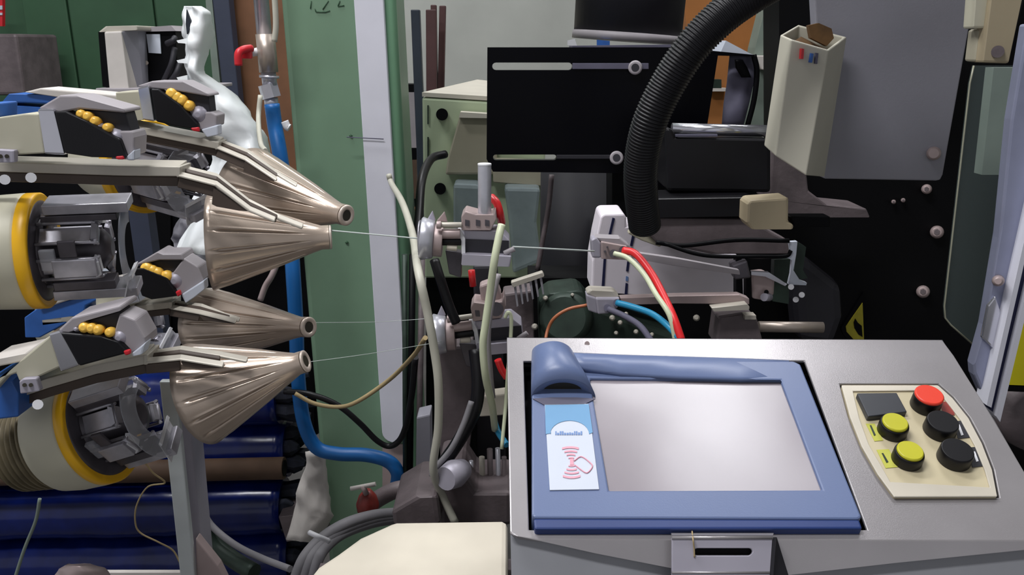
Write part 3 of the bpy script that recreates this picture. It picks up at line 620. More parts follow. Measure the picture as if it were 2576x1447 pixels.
# ================================================================== BACKGROUND MIDDLE
t = thing('control_cabinet', W(1220, 600, 2.6), 'pale green cabinet with cream top behind the upper yarn brake', 'cabinet')
M().px([(1062, 245), (1240, 256), (1372, 262), (1370, 700), (1068, 700)], 2.6, .5).build('cabinet_front', 'cabinet_green', t, .006)
M().px([(1072, 700), (1366, 700), (1366, 1300), (1072, 1300)], 2.62, .46).build('cabinet_base', 'dark_frame', t)
zt = W(1070, 246, 2.6).z
M().prism([W(1062, 243, 2.6), W(1372, 262, 2.6), W(1372, 262, 2.6) + V3((0, .9, 0)), W(1062, 243, 2.6) + V3((.13, .9, 0))], (0, 0, .012)).build('cabinet_top', 'cabinet_top', t)
M().px([(1158, 285), (1250, 290), (1250, 440), (1120, 440), (1126, 400)], 2.56, .04).build('sloped_cover', 'beige_grey', t, .006)
M().px([(1158, 282), (1250, 288), (1250, 298), (1154, 296)], 2.54, .05).build('cover_lip', 'cabinet_top', t)
M().px([(1240, 400), (1370, 405), (1368, 470), (1240, 460)], 2.55, .04).build('side_cover', 'beige_grey', t, .006)
for x, y in ((1112, 288), (1107, 475)): M().cyl(W(x, y, 2.56), W(x, y, 2.6), .017).build('black_knob', 'black', t)
for y0, y1 in ((265, 312), (345, 410)): M().pbox(1075, y0, 1078, y1, 2.595, .01).build('slot_mark', 'gear_green', t)
tag(M().px([(1140, 462), (1205, 465), (1205, 600), (1140, 600)], 2.48, .1).build('plastic_canister', 'canister', bev=.01), 'clear bluish plastic canister left of the brake post', 'canister')
tag(M().px([(1268, 472), (1360, 474), (1350, 560), (1362, 660), (1290, 690), (1280, 560)], 2.48, .1).build('plastic_canister', 'canister', bev=.01), 'clear greenish plastic canister right of the brake post', 'canister')
hose([(1388, 440, 2.0), (1380, 520, 2.0), (1366, 600, 2.0), (1352, 680, 2.0)], .006, 'cast', 'thin brown cord hanging right of the clear canister', 'cord', 'cord')
labs = ['black upright bar nearest the green column', 'wide brown upright bar behind the green cabinet', 'short brown upright bar behind the wide one', 'narrow brown upright bar, rightmost of the bars']
for i, (x0, y0, x1, y1, w_, Y, m_n) in enumerate(((1044, 24, 1066, 560, 11, 3.0, 'rod_blue'), (1084, 24, 1086, 400, 13, 3.3, 'rod_brown'), (1090, 12, 1094, 260, 7, 3.4, 'rod_brown'), (1113, 14, 1108, 260, 8, 3.4, 'rod_brown'))):
    tag(M().px([(x0 - w_, y0), (x0 + w_, y0), (x1 + w_, y1), (x1 - w_, y1)], Y, .04).build('upright_bar', m_n, bev=.003), labs[i], 'bar', 'upright bars against the back wall')
t = thing('wall_bracket', W(1020, 600, 3.5), 'dark rack with brown board between column and black upright bar', 'rack')
for y0, y1, m_n in ((212, 232, 'black'), (232, 372, 'head_grey'), (372, 402, 'black'), (402, 500, 'roll_brown'), (500, 520, 'black'), (520, 540, 'copper'), (540, 900, 'black')):
    M().pbox(990, y0, 1048, y1, 3.4, .1).build('rack_shelf', m_n, t)
# black loom board
t = thing('black_loom_board', W(1430, 400, 1.9), 'large glossy black loom board with long horizontal slot', 'loom panel')
def slot(x0, x1, y, h): return [(x0 + h / 2 - h / 2 * math.sin(k * math.pi / 6), y - h / 2 * math.cos(k * math.pi / 6)) for k in range(7)] + [(x1 - h / 2 + h / 2 * math.sin(k * math.pi / 6), y + h / 2 * math.cos(k * math.pi / 6)) for k in range(7)]
M().px([(1226, 119), (1700, 119), (1898, 138), (1898, 142), (1806, 140), (1780, 310), (1700, 480), (1560, 436), (1240, 432), (1224, 400)], 1.9, .02, [slot(1238, 1440, 167, 19), slot(1240, 1400, 396, 14)]).build('board_plate', 'black_gloss', t)
M().pbox(1440, 159, 1632, 174, 1.895, .004).build('slot_bar', 'grey_cloth', t, .001)
M().pbox(1400, 390, 1545, 400, 1.895, .004).build('slot_bar', 'charcoal', t, .001)
for x, y in ((1598, 170), (1551, 397)):
    o = M().lathe(W(x, y, 1.885), W(x, y, 1.9), [(0, .011), (.1, .0145), (1, .0145)], 24).build('slot_roller', 'head_grey', t); M().cyl(W(x, y, 1.884), W(x, y, 1.886), .008).build('roller_core', 'charcoal', o)
M().px([(1440, 115), (1700, 112), (1702, 121), (1440, 121)], 1.92, .1).build('board_rim', 'grey_cloth', t)
# black big cylinder above
t = thing('black_drum', W(1580, 100, 2.3), 'big black cylinder with pale lower band above the black board', 'drum')
k_ = 2.3 / FPX
M().lathe(W(1620, -420, 2.3), W(1578, 92, 2.3), [(0, 135 * k_), (1, 130 * k_)], 48).build('drum_body', 'charcoal', t)
M().lathe(W(1579, 84, 2.3), W(1577, 104, 2.3), [(0, 134 * k_), (1, 134 * k_)], 48).build('drum_band', 'head_grey', t)
M().px([(1502, 100), (1534, 103), (1534, 116), (1502, 114)], 2.17, .01).build('blue_mark', 'feeder_blue', t)
M().px([(1428, 102), (1446, 98), (1452, 116), (1428, 114)], 2.2, .02).build('band_clip', 'white_plastic', t)
tag(M().lathe(W(1450, 420, 2.2), W(1440, 1100, 2.2), [(0, 90 * 2.2 / FPX), (1, 92 * 2.2 / FPX)], 40).build('dark_roller', 'charcoal'), 'upright dark grey roller below the black board', 'roller')
# orange cupboard etc.
t = thing('wooden_shelf', W(1800, 310, 3.6), 'orange brown wooden shelf seen behind the corrugated hose', 'shelf')
M().px([(1712, -60), (2000, -60), (1925, 60), (1900, 130), (1830, 330), (1760, 330)], 3.6, .3).build('shelf_back', 'orange_card', t)
M().pbox(1785, 222, 1830, 230, 3.55, .05).build('shelf_board', 'white_cloth', t); M().pbox(1788, 200, 1815, 222, 3.55, .05).build('shelf_items', 'gear_green', t); 
t = thing('teal_panel', W(1920, 320, 3.3), 'dull teal panel between the wooden shelf and cream chute', 'panel')
M().px([(1948, -40), (2020, -40), (2000, 330), (1862, 330), (1890, 180), (1900, 120), (1925, 20)], 3.3, .1).build('panel_sheet', 'grey_green', t)
M().px([(1944, 25), (1960, 18), (1974, 35), (1974, 95), (1955, 110), (1940, 90)], 3.28, .02).build('green_mark', 'dark_green_wall', t)
tag(M().px([(1812, 134), (1826, 102), (1886, 134), (1898, 139)], 1.93, .1).build('white_paper', 'white_label'), 'white paper lying on the right end of the black board', 'paper')
tag(M().px([(1900, 140), (1970, 140), (1975, 185), (1915, 175)], 3.25, .05).build('pale_carton', 'white_cloth', bev=.004), 'small pale carton left of the cream chute', 'carton')
t = thing('hanging_cloth', W(1860, 320, 2.5), 'grey cloth with black edge hanging behind the black board', 'cloth')
cl = sheet([(140, 1835, 1898), (170, 1832, 1900), (210, 1828, 1896), (260, 1820, 1885), (318, 1815, 1870)], 1.97, .015, .01, seed=21).build('cloth_body', 'grey_cloth', t)
M().tube(wpts([(1896, 138, 1.94), (1904, 180, 1.94), (1897, 250, 1.94), (1880, 318, 1.94)]), .006).build('black_edge', 'black', t)
sheet([(150, 1848, 1868), (170, 1850, 1880), (195, 1865, 1890)], 1.94, .006, .003, seed=4).build('black_patch', 'black', t)
tag(M().px([(1994, -40), (2044, -40), (2040, 70), (1994, 62)], 2.0, .04).build('cream_post', 'cover_cream', bev=.003), 'short cream post above the cream chute', 'post')
# corrugated hose
hp = wpts([(2330, -230, 1.3), (2150, -160, 1.29), (2010, -80, 1.28), (1900, -18, 1.27), (1815, 42, 1.26), (1740, 120, 1.26), (1678, 215, 1.27), (1634, 310, 1.28), (1614, 400, 1.3), (1612, 480, 1.32), (1622, 570, 1.36)])
pitch = .0048
tag(M().tube(hp, .025, 28, 20, rfun=lambda i, t_: .0242 + .0012 * math.sin(i * math.pi / 2), step=.00115).build('corrugated_hose', 'black_rubber'), 'thick black corrugated hose arching across the loom', 'hose')
# chrome shaft and black cover
t = thing('chrome_shaft', W(1800, 330, 1.62), 'horizontal polished chrome shaft above a black guard', 'shaft')
M().cyl(W(1690, 324, 1.62), W(1945, 330, 1.62), .0105).build('shaft_bar', 'chrome', t)
M().px([(1672, 320), (1694, 325), (1702, 345), (1940, 350), (1940, 485), (1680, 482)], 1.6, .12).build('black_guard', 'black_rubber', t, .01)
M().pbox(1700, 338, 1805, 344, 1.598, .006).build('painted_shaft_reflection', 'grey_cloth', t)  # grey strip paints the shaft's reflection on the black guard
for x0, x1 in ((1743, 1788), (1796, 1830)): M().pbox(x0, 490, x1, 498, 1.6, .01).build('white_tab', 'white_plastic', t)
M().px([(1638, 500), (1900, 496), (1920, 545), (1638, 550)], 1.55, .1).build('lower_guard', 'black_rubber', t, .006)
M().px([(1640, 548), (1885, 552), (1990, 610), (1990, 640), (1790, 640), (1650, 610), (1610, 568)], 1.56, .05).build('guard_tray', 'cast', t, .004)
hose([(1650, 610, 1.5), (1720, 618, 1.5), (1850, 604, 1.5), (1985, 606, 1.5)], .004, 'black', 'straight black cable along the guard tray', 'cable', 'black_cable')
hose([(1670, 612, 1.5), (1740, 636, 1.49), (1800, 645, 1.49), (1900, 646, 1.49), (1975, 645, 1.5), (1990, 630, 1.5)], .0035, 'black', 'sagging black cable under the guard tray', 'cable', 'black_cable')
# loom frame, dark
t = thing('loom_frame', W(2200, 900, 1.95), 'black cast loom side frame with round bolts behind the grey door', 'loom frame')
M().px([(1540, 420), (1960, 420), (1960, -80), (2900, -80), (2900, 1900), (1330, 1900), (1330, 700), (1540, 700)], 1.95, .12).build('frame_plate', 'dark_frame', t)
M().px([(2020, 640), (2120, 720), (2125, 800), (2100, 870), (2010, 860), (2000, 760)], 1.85, .08).build('frame_arm', 'charcoal', t, .02)
M().px([(1942, 380), (2030, 440), (2034, 480), (2080, 515), (2180, 525), (2190, 548), (1990, 548), (1935, 505)], 1.75, .1).build('frame_hook', 'cast', t, .01)
for x, y in ((2357, 584), (2322, 734), (2331, 476), (2248, 508), (2272, 504)):
    r = .0145 if y > 560 else .011 if x > 2300 else .005
    o = M().lathe(W(x, y, 1.93), W(x, y, 1.96), [(0, r * .6), (.2, r * .95), (.4, r), (1, r)], 20).build('frame_bolt', 'clamp_pink', t); M().cyl(W(x, y, 1.928), W(x, y, 1.932), r * .45, 6).build('bolt_socket', 'cast', o)
# white drum with printed slots
t = thing('selvedge_drum', W(1680, 760, 1.62), 'white ribbed fabric drum with dark blue dashed bands', 'drum')
M().px([(1512, 545), (1520, 539), (1570, 538), (1576, 548), (1576, 572), (1600, 570), (1680, 600), (1870, 655), (1875, 740), (1850, 752), (1680, 748), (1488, 735), (1490, 660), (1500, 600)], lambda x, y: 1.62 + (x - 1500) * .0003, .1).build('drum_shell', 'drum_white', t, .006)
for pl in ([(1541, 548), (1547, 550), (1536, 596), (1530, 596)], [(1519, 648), (1525, 648), (1520, 732), (1513, 732)], [(1592, 585), (1598, 587), (1591, 620), (1585, 618)], [(1578, 658), (1584, 660), (1581, 684), (1575, 682)], [(1574, 712), (1580, 714), (1578, 746), (1571, 746)]):
    M().px(pl, lambda x, y: 1.617 + (x - 1500) * .0003, .003).build('dark_band', 'drum_slot', t)
M().px([(1575, 695), (1581, 697), (1580, 708), (1574, 706)], lambda x, y: 1.617 + (x - 1500) * .0003, .003).build('blue_print', 'blue_print', t)
tag(M().px([(1580, 588), (1598, 566), (1640, 562), (1672, 612), (1660, 622), (1615, 606)], 1.57, .02).build('tan_bracket', 'beige_grey', bev=.002), 'tan bracket on the upper edge of the white drum', 'bracket')
# selector fingers
t = thing('selector_finger', W(1530, 660, 1.42), 'upper weft selector block with red tube and long bar', 'selector')
M().px([(1487, 604), (1500, 598), (1512, 612), (1512, 650), (1490, 650)], 1.4, .03).build('block_side', 'bracket_pale', t, .003)
M().px([(1495, 597), (1560, 600), (1584, 618), (1588, 632), (1516, 612)], 1.405, .03).build('block_top', 'head_grey', t, .003)
M().px([(1512, 608), (1578, 620), (1576, 655), (1512, 652)], 1.398, .03).build('block_face', 'clamp_pink', t, .002)
for x, y, r in ((1543, 638, .0065), (1568, 630, .007), (1522, 633, .002), (1528, 622, .0015)): M().cyl(W(x, y, 1.388), W(x, y, 1.4), r).build('tube_port', 'drum_dark', t)
M().px([(1590, 634), (1700, 650), (1860, 680), (1862, 692), (1690, 668), (1590, 650)], 1.42, .012).build('selector_bar', 'head_grey', t, .001)
t2 = thing('selector_finger', W(1510, 790, 1.40), 'lower weft selector block with blue tube and long bar', 'selector')
M().px([(1474, 738), (1484, 730), (1545, 733), (1560, 748), (1500, 752)], 1.39, .03).build('block_top', 'arm_metal', t2, .003)
M().px([(1475, 742), (1500, 750), (1503, 790), (1480, 782)], 1.385, .03).build('block_side', 'bracket_pale', t2, .002)
M().px([(1498, 750), (1560, 750), (1555, 775), (1530, 790), (1503, 792)], 1.383, .03).build('block_face', 'bracket_pale', t2, .003)
for x, y in ((1552, 762), (1528, 775)): M().cyl(W(x, y, 1.375), W(x, y, 1.385), .006).build('tube_port', 'grey_cloth', t2)
M().px([(1560, 750), (1700, 745), (1860, 742), (1885, 752), (1885, 766), (1700, 764), (1565, 768)], 1.4, .02).build('selector_bar', 'clamp_pink', t2, .001)
M().px([(1790, 775), (1880, 765), (1886, 772), (1885, 780), (1795, 784)], 1.38, .02).build('bar_end', 'arm_metal', t2, .001)
hose([(1568, 630, 1.385), (1600, 640, 1.37), (1640, 690, 1.34), (1672, 750, 1.3), (1695, 800, 1.27), (1716, 860, 1.25)], .006, 'tube_red', 'bright red tube curving down from the upper selector block', 'tube', 'red_tube')
hose([(1545, 638, 1.385), (1580, 650, 1.37), (1620, 690, 1.34), (1650, 740, 1.3), (1685, 795, 1.27), (1700, 860, 1.26)], .0042, 'tube_green', 'pale tube curving beside the bright red tube', 'tube', 'pale_tube')
hose([(1552, 762, 1.37), (1590, 772, 1.35), (1640, 790, 1.32), (1680, 820, 1.28), (1715, 860, 1.25)], .0052, 'tube_blue', 'turquoise tube curving from the lower selector block', 'tube', 'blue_tube')
hose([(1530, 778, 1.37), (1570, 795, 1.35), (1610, 820, 1.32), (1640, 860, 1.3)], .005, 'grey_cloth', 'dull grey tube under the turquoise tube', 'tube', 'grey_tube')
hose([(1476, 768, 1.42), (1430, 778, 1.42), (1395, 800, 1.42), (1378, 830, 1.42), (1370, 870, 1.4)], .0028, 'copper', 'thin copper brown wire left of the lower selector block', 'wire', 'copper_wire')
# small machinery behind the panel edge
t = thing('gear_mechanism', W(1430, 880, 1.6), 'dark green greasy gear mechanism above the panel corner', 'mechanism')
M().lathe(W(1420, 800, 1.6), W(1440, 800, 1.72), [(0, .04), (.1, .05), (1, .05)], 30, mod=lambda t_, th: .003 * math.sin(th * 15)).build('gear_wheel', 'gear_green', t)
M().px([(1355, 760), (1380, 738), (1460, 730), (1500, 780), (1600, 810), (1720, 850), (1720, 900), (1360, 900)], 1.64, .1).build('gear_case', 'gear_green', t, .01)
for x, y, r in ((1372, 750, 7), (1440, 742, 5), (1540, 800, 8), (1560, 812, 7), (1575, 790, 6), (1600, 835, 7), (1550, 838, 6), (1640, 842, 6), (1752, 800, 9), (1345, 822, 9)):
    M().lathe(W(x, y, 1.6), W(x, y, 1.63), [(0, r * .5 * 1.6 / FPX), (.3, r * 1.6 / FPX), (1, r * 1.6 / FPX)], 10).build('bright_nut', 'arm_metal', t)
t = thing('reed_comb', W(1330, 760, 1.6), 'small metal comb of fingers right of the lower brake', 'comb')
M().px([(1285, 712), (1365, 686), (1370, 696), (1290, 724)], 1.6, .02).build('comb_bar', 'arm_metal', t, .002)
for k in range(6): x = 1292 + k * 13; M().px([(x, 718 - k * 4), (x + 6, 716 - k * 4), (x + 12, 770 - k * 6), (x + 8, 772 - k * 6)], 1.605, .015).build('comb_finger', 'drum_grey', t)
M().px([(1265, 740), (1340, 730), (1345, 860), (1275, 860)], 1.64, .06).build('comb_body', 'cast', t, .004)
t = thing('lever_linkage', W(1870, 770, 1.6), 'dark vertical linkage with silver joint behind the selector bars', 'linkage')
M().px([(1852, 650), (1866, 650), (1870, 770), (1852, 770)], 1.5, .02).build('link_rod', 'black', t); M().px([(1878, 650), (1888, 650), (1890, 770), (1878, 770)], 1.5, .02).build('link_rod', 'black', t)
M().px([(1842, 668), (1880, 655), (1890, 700), (1850, 705)], 1.485, .03).build('link_joint', 'drum_dark', t, .003)
M().px([(1888, 690), (1925, 686), (1950, 700), (1948, 742), (1930, 758), (1892, 752)], 1.5, .03).build('silver_block', 'clamp_pink', t, .004)
M().px([(1890, 684), (1935, 686), (1980, 715), (1975, 720), (1925, 696), (1890, 692)], 1.49, .01).build('silver_lever', 'chrome', t)
M().cyl(W(1928, 735, 1.49), W(1928, 735, 1.5), .004).build('hole', 'black', t); M().cyl(W(1922, 748, 1.485), W(1935, 748, 1.5), .007).build('nut', 'bracket_pale', t)
t = thing('white_bracket', W(2005, 720, 1.5), 'white angled bracket left of the warning triangle', 'bracket')
M().px([(1986, 609), (2006, 608), (2003, 640), (1996, 680), (2012, 705), (2030, 712), (2028, 718), (1984, 716), (1990, 690), (1993, 655), (1978, 648), (1990, 640)], 1.5, .01).build('bracket_plate', 'white_label', t)
M().px([(2006, 608), (2028, 622), (2020, 680), (2032, 700), (2012, 704), (1998, 680)], 1.515, .02).build('bracket_back', 'gear_green', t)
M().px([(1948, 655), (1988, 652), (1984, 765), (1944, 758)], 1.6, .02).build('green_plate', 'gear_green', t)
for x, y in ((1990, 722), (2017, 742), (2002, 754)): M().cyl(W(x, y, 1.48), W(x, y, 1.5), .005).build('bright_screw', 'white_plastic', t)
t = thing('cream_lever', W(1930, 580, 1.38), 'cream plastic lever box below the cream chute', 'lever')
M().px([(1880, 515), (1888, 504), (1985, 497), (1984, 560), (1998, 566), (1996, 578), (1890, 578), (1878, 560)], 1.38, .05).build('lever_box', 'cream_bracket', t, .006)
M().px([(1985, 545), (2090, 545), (2090, 572), (1996, 572)], 1.4, .03).build('lever_arm', 'black', t, .003)
tag(M().cyl(W(1908, 822, 1.45), W(2070, 824, 1.45), .0095).build('steel_rod', 'brass_steel'), 'short polished steel rod just above the panel top edge', 'rod')
t = thing('angle_block', W(1850, 860, 1.4), 'dark brown sloped block behind the panel top edge', 'block')
M().px([(1810, 800), (1870, 792), (1904, 800), (1922, 870), (1800, 870)], 1.4, .06).build('block_side', 'cast', t, .003); M().pbox(1874, 794, 1902, 804, 1.39, .02).build('block_nut', 'arm_metal', t)
# warning triangle
t = thing('warning_sign', W(2155, 860, 1.94), 'yellow black triangular crushing hazard sign partly hidden by the panel', 'sign')
M().px([(2173, 735), (2182, 866), (2150, 872), (2122, 842), (2116, 826)], 1.945, .005).build('sign_border', 'black', t)
M().px([(2170, 762), (2174, 866), (2160, 868), (2130, 835), (2128, 822)], 1.943, .002).build('sign_face', 'sign_yellow_dull', t)
M().px([(2152, 802), (2158, 812), (2168, 820), (2170, 848), (2160, 842), (2150, 826), (2148, 812)], 1.941, .002).build('sign_symbol', 'black', t)
# ================================================================== RIGHT: grey door, chute, guard
t = thing('grey_door', W(2260, 450, 1.5), 'large plain grey machine door at upper right with bolt', 'door')
M().px([(2046, -80), (2470, -80), (2450, 5), (2372, 440), (2366, 452), (2354, 455), (2074, 450)], lambda x, y: 1.46 + y * .0001, .03).build('door_sheet', 'door_grey', t, .004)
o = M().lathe(W(2349, 386, 1.485), W(2349, 386, 1.51), [(0, .008), (.3, .0115), (1, .0115)], 18).build('door_bolt', 'clamp_pink', t)
def ring_(l): return [W(*p) for p in l]
t = thing('cream_chute', W(2020, 440, 1.38), 'cream sheet metal chute box holding brown card, on the grey door', 'chute')
top = [(1963, 88, 1.40), (1990, 100, 1.345), (2085, 127, 1.335), (2130, 93, 1.45), (2008, 62, 1.46)]; bot = [(1922, 366, 1.40), (1950, 392, 1.345), (2028, 442, 1.335), (2074, 446, 1.46), (1960, 380, 1.47)]
T_, B_ = ring_(top), ring_(bot); ct = sum(T_, V3()) / 5
Ti = [p.lerp(ct, .10) for p in T_]; Bi = [p.lerp(ct, .12) for p in T_]; Bi = [p.lerp(q, .3) for p, q in zip(Bi, [b_.lerp(sum(B_, V3()) / 5, .12) for b_ in B_])]
m_ = M().loft([B_, T_, Ti, Bi], True).build('chute_box', 'chute_cream', t, .002)
M().loft([[p.lerp(ct, .3) - V3((0, 0, .05)) for p in Ti], [p.lerp(ct, .25) - V3((0, 0, .012 + .012 * (i % 2))) for i, p in enumerate(Ti)]]).build('brown_card', 'cardboard', t)
M().px([(2034, 64), (2060, 58), (2092, 72), (2098, 96), (2080, 116), (2040, 96)], 1.42, .012).build('brown_card', 'cardboard', t)
fx = lambda x, y: 1.345 - (x - 1990) * .0001
for pl, mt in (([(2017, 122), (2023, 123), (2021, 149), (2015, 148)], 'red'), ([(2041, 134), (2047, 135), (2043, 158), (2037, 157)], 'feeder_blue'), ([(2053, 133), (2059, 134), (2056, 161), (2050, 160)], 'grey_cloth')):
    M().px(pl, lambda x, y: 1.333, .012).build('stripe_mark', mt, t)
# cream hinge bracket
t = thing('hinge_bracket', W(2500, 160, 1.3), 'cream hinge bracket with round hole at upper right corner', 'bracket')
M().px([(2500, -60), (2585, -60), (2538, 160), (2472, 158)], 1.3, .03).build('bracket_front', 'cream_bracket', t, .003)
M().px([(2458, -60), (2500, -60), (2482, 72), (2448, 72)], 1.31, .03).build('bracket_side', 'beige_housing', t, .003)
M().px([(2462, 74), (2486, 72), (2474, 158), (2452, 155)], 1.32, .03).build('bracket_inner', 'beige_grey', t, .003)
M().cyl(W(2510, 130, 1.296), W(2510, 130, 1.304), .0085).build('bolt_hole', 'cast', t)
tag(M().px([(2590, -60), (2640, -60), (2560, 160), (2536, 162)], 1.32, .02).build('black_rail', 'black'), 'black rail slanting beside the cream hinge bracket', 'rail')
# clear guard
t = thing('clear_guard', W(2450, 860, 1.2), 'transparent plastic guard with chamfered corner at the right', 'guard')
gp = [(2450, 165), (2440, 210), (2376, 770), (2378, 800), (2392, 818), (2462, 880), (2560, 880), (2680, 165)]
M().px(gp, 1.2, .005).build('guard_sheet', 'glass', t)
M().tube([W(x, y, 1.2) for x, y in gp[:6]], .0012, 6, 1).build('guard_edge', 'glass_edge', t)
t = thing('guard_post', W(2480, 1040, 1.1), 'brushed aluminium post with bolt carrying the clear guard', 'post')
M().px([(2585, 60), (2700, 60), (2620, 400), (2560, 700), (2484, 1018), (2452, 945), (2450, 920), (2478, 820), (2515, 600), (2545, 300)], 1.15, .02).build('post_plate', 'strip_alu', t, .003)
M().px([(2640, 330), (2652, 330), (2494, 1026), (2482, 1020)], 1.13, .03).build('white_edge', 'trunk_white', t)
M().px([(2652, 330), (2676, 330), (2508, 1050), (2492, 1030)], 1.14, .02).build('dark_seal', 'drum_slot', t)
M().px([(2676, 340), (2686, 350), (2516, 1062), (2506, 1048)], 1.13, .03).build('white_edge', 'trunk_white', t)
M().lathe(W(2511, 708, 1.13), W(2511, 706, 1.15), [(0, .004), (.3, .007), (1, .008)], 14).build('post_bolt', 'clamp_pink', t)
M().px([(2486, 770), (2505, 745), (2520, 790), (2500, 880), (2470, 850)], 1.145, .006).build('bright_clip', 'chrome', t, .002)
tag(M().px([(2590, 740), (2700, 720), (2700, 975), (2526, 968)], 1.25, .01).build('yellow_panel', 'yellow_sign'), 'bright yellow panel at the right edge beyond the guard post', 'panel')
tag(M().px([(2524, 970), (2700, 978), (2700, 992), (2522, 984)], 1.25, .03).build('black_strip', 'black'), 'black strip under the bright yellow panel', 'strip')
tag(M().px([(2500, 170), (2700, 170), (2700, 440), (2470, 440)], 1.7, .03).build('grey_plate', 'grey_green'), 'grey green plate seen through the clear guard', 'plate')
hose([(2700, 1000, 1.3), (2600, 1000, 1.3), (2555, 1020, 1.3), (2560, 1070, 1.3), (2640, 1110, 1.3)], .03, 'cast', 'thick dark brown hose behind the right panel corner', 'hose', 'brown_hose', 14)
# ================================================================== CONTROL PANEL
PU = ROT @ V3((1, -.006, 0)); PU.normalize()
PV = ROT @ V3((-48, 1793, -2231)); PV = (PV - PU * PV.dot(PU)).normalized(); PN = PU.cross(PV).normalized()
PO = D(1335, 1330, .85)
def on(px, py, h=0):
    d = ray(px, py); return CAM + d * ((PO + PN * h - CAM).dot(PN) / d.dot(PN))
def onl(l, h=0): return [on(x, y, h) for x, y in l]
cp = thing('loom_console', on(1800, 1447) - V3((0, 0, .3)), 'silver loom control panel with blue touchscreen and button plate', 'control panel')
hole = [(1317, 908), (2024, 908), (2181, 1333), (1331, 1333)]
bhole = [(2113, 966), (2362, 966), (2400, 1000), (2440, 1050), (2475, 1115), (2500, 1180), (2514, 1252), (2248, 1254), (2205, 1195), (2165, 1125), (2135, 1050)]
outl = [(1275, 849), (2370, 855), (2400, 895), (2500, 1055), (2576, 1185), (2672, 1362), (1350, 1358), (1300, 1350), (1283, 1338)]
M().prism(onl(outl), -PN * .004, [onl(hole), onl(bhole)]).build('fascia', 'silver_paint', cp, .0012)
M().prism(onl([(1300, 880), (2050, 880), (2210, 1345), (1310, 1345)], -.03), -PN * .004).build('recess_floor', 'black', cp)
M().prism(onl([(1300, 870), (2355, 870), (2480, 1050), (2640, 1330), (2000, 1400), (1700, 1400), (1310, 1335)], -.036), -PN * .02).build('back_box', 'skirt_grey', cp)
DD = V3((0, -.5, -1)).normalized(); FN = PU.cross(DD).normalized(); FN = FN if FN.y < 0 else -FN
FO = on(1350, 1358)
def fr(px, py, h=0):
    d = ray(px, py); return CAM + d * ((FO + FN * h - CAM).dot(FN) / d.dot(FN))
def frl(l, h=0): return [fr(x, y, h) for x, y in l]
M().prism(frl([(1283, 1340), (1300, 1349), (1350, 1358), (2672, 1362), (2700, 1366), (2576, 1384), (2250, 1417), (1960, 1450), (1700, 1432), (1500, 1393), (1370, 1364), (1290, 1347)]), -FN * .004).build('front_lip', 'silver_paint', cp, .001)
M().prism(frl([(1284, 1342), (1350, 1360), (2690, 1366), (2600, 1700), (1292, 1700)], -.008), -FN * .01).build('front_skirt', 'skirt_grey', cp)
M().prism([on(1276, 851, -.003), on(1284, 1338, -.003), fr(1284, 1342, -.01), fr(1292, 1700, -.01), fr(1292, 1700, -.01) + V3((0, .2, 0)), on(1276, 851, -.003) - PN * .05], (.003, 0, 0)).build('side_cheek', 'skirt_grey', cp)
Rg = onl([(1275, 849), (2370, 855), (2500, 1055), (2680, 1370)], -.002)
M().loft([Rg, [p - PN * .05 for p in Rg]], False, closed=False).build('side_wall', 'skirt_grey', cp)
for x, y in ((1477, 865),): M().cyl(on(x, y, 0), on(x, y, .0008), .003).build('rust_spot', 'clamp_pink', cp)
# touchscreen unit
mon = M().prism(onl([(1338, 912), (1500, 906), (1996, 908), (2014, 916), (2168, 1300), (2160, 1306), (1345, 1303), (1338, 1296)], .010), -PN * .040, [onl([(1484, 952), (1964, 956), (2068, 1232), (1532, 1234)], .010)]).build('touchscreen_frame', 'blue_plastic', cp, .003)
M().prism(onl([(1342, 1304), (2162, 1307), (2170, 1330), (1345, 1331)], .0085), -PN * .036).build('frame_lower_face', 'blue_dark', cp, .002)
M().prism(onl([(1470, 940), (1975, 945), (2080, 1240), (1525, 1244)], .0065), -PN * .004).build('touchscreen', 'screen', cp)
# swoosh rim
rim = [(1425, 912), (1470, 925), (1560, 936), (1700, 944), (1860, 947), (1968, 947), (1996, 912), (1800, 906), (1600, 902), (1440, 893)]
hts = [.024, .022, .018, .014, .0125, .0115, .011, .0125, .016, .022]
base_r = [on(x, y, .008) for x, y in rim]; 
tb = [(1425, 912), (1470, 925), (1560, 936), (1700, 944), (1860, 948), (1968, 950)]
rings = []
tb[-1] = (1985, 948)
for i in range(len(tb)):
    x, y = tb[i]; h = [.021, .0175, .015, .0125, .0108, .0094][i]; yb = [888, 890, 894, 898, 903, 908][i]
    rings.append([on(x + 4, y + 14, .009), on(x, y, h), on(x, yb, h * .9), on(x, yb - 2, .004)])
M().loft(rings, True, True).build('swoosh_rim', 'blue_plastic', cp)
# reader hood: half cylinder ridge with slanted open mouth
rings = []
N = 20
for x0, x1, y, h in ((1338, 1432, 886, .016), (1337, 1444, 900, .026), (1336, 1462, 935, .030), (1336, 1480, 965, .031)):
    rings.append([on(x0, y, .006).lerp(on(x1, y, .006), .5 - .5 * math.cos(math.pi * k / N)) + PN * h * math.sin(math.pi * k / N) for k in range(N + 1)])
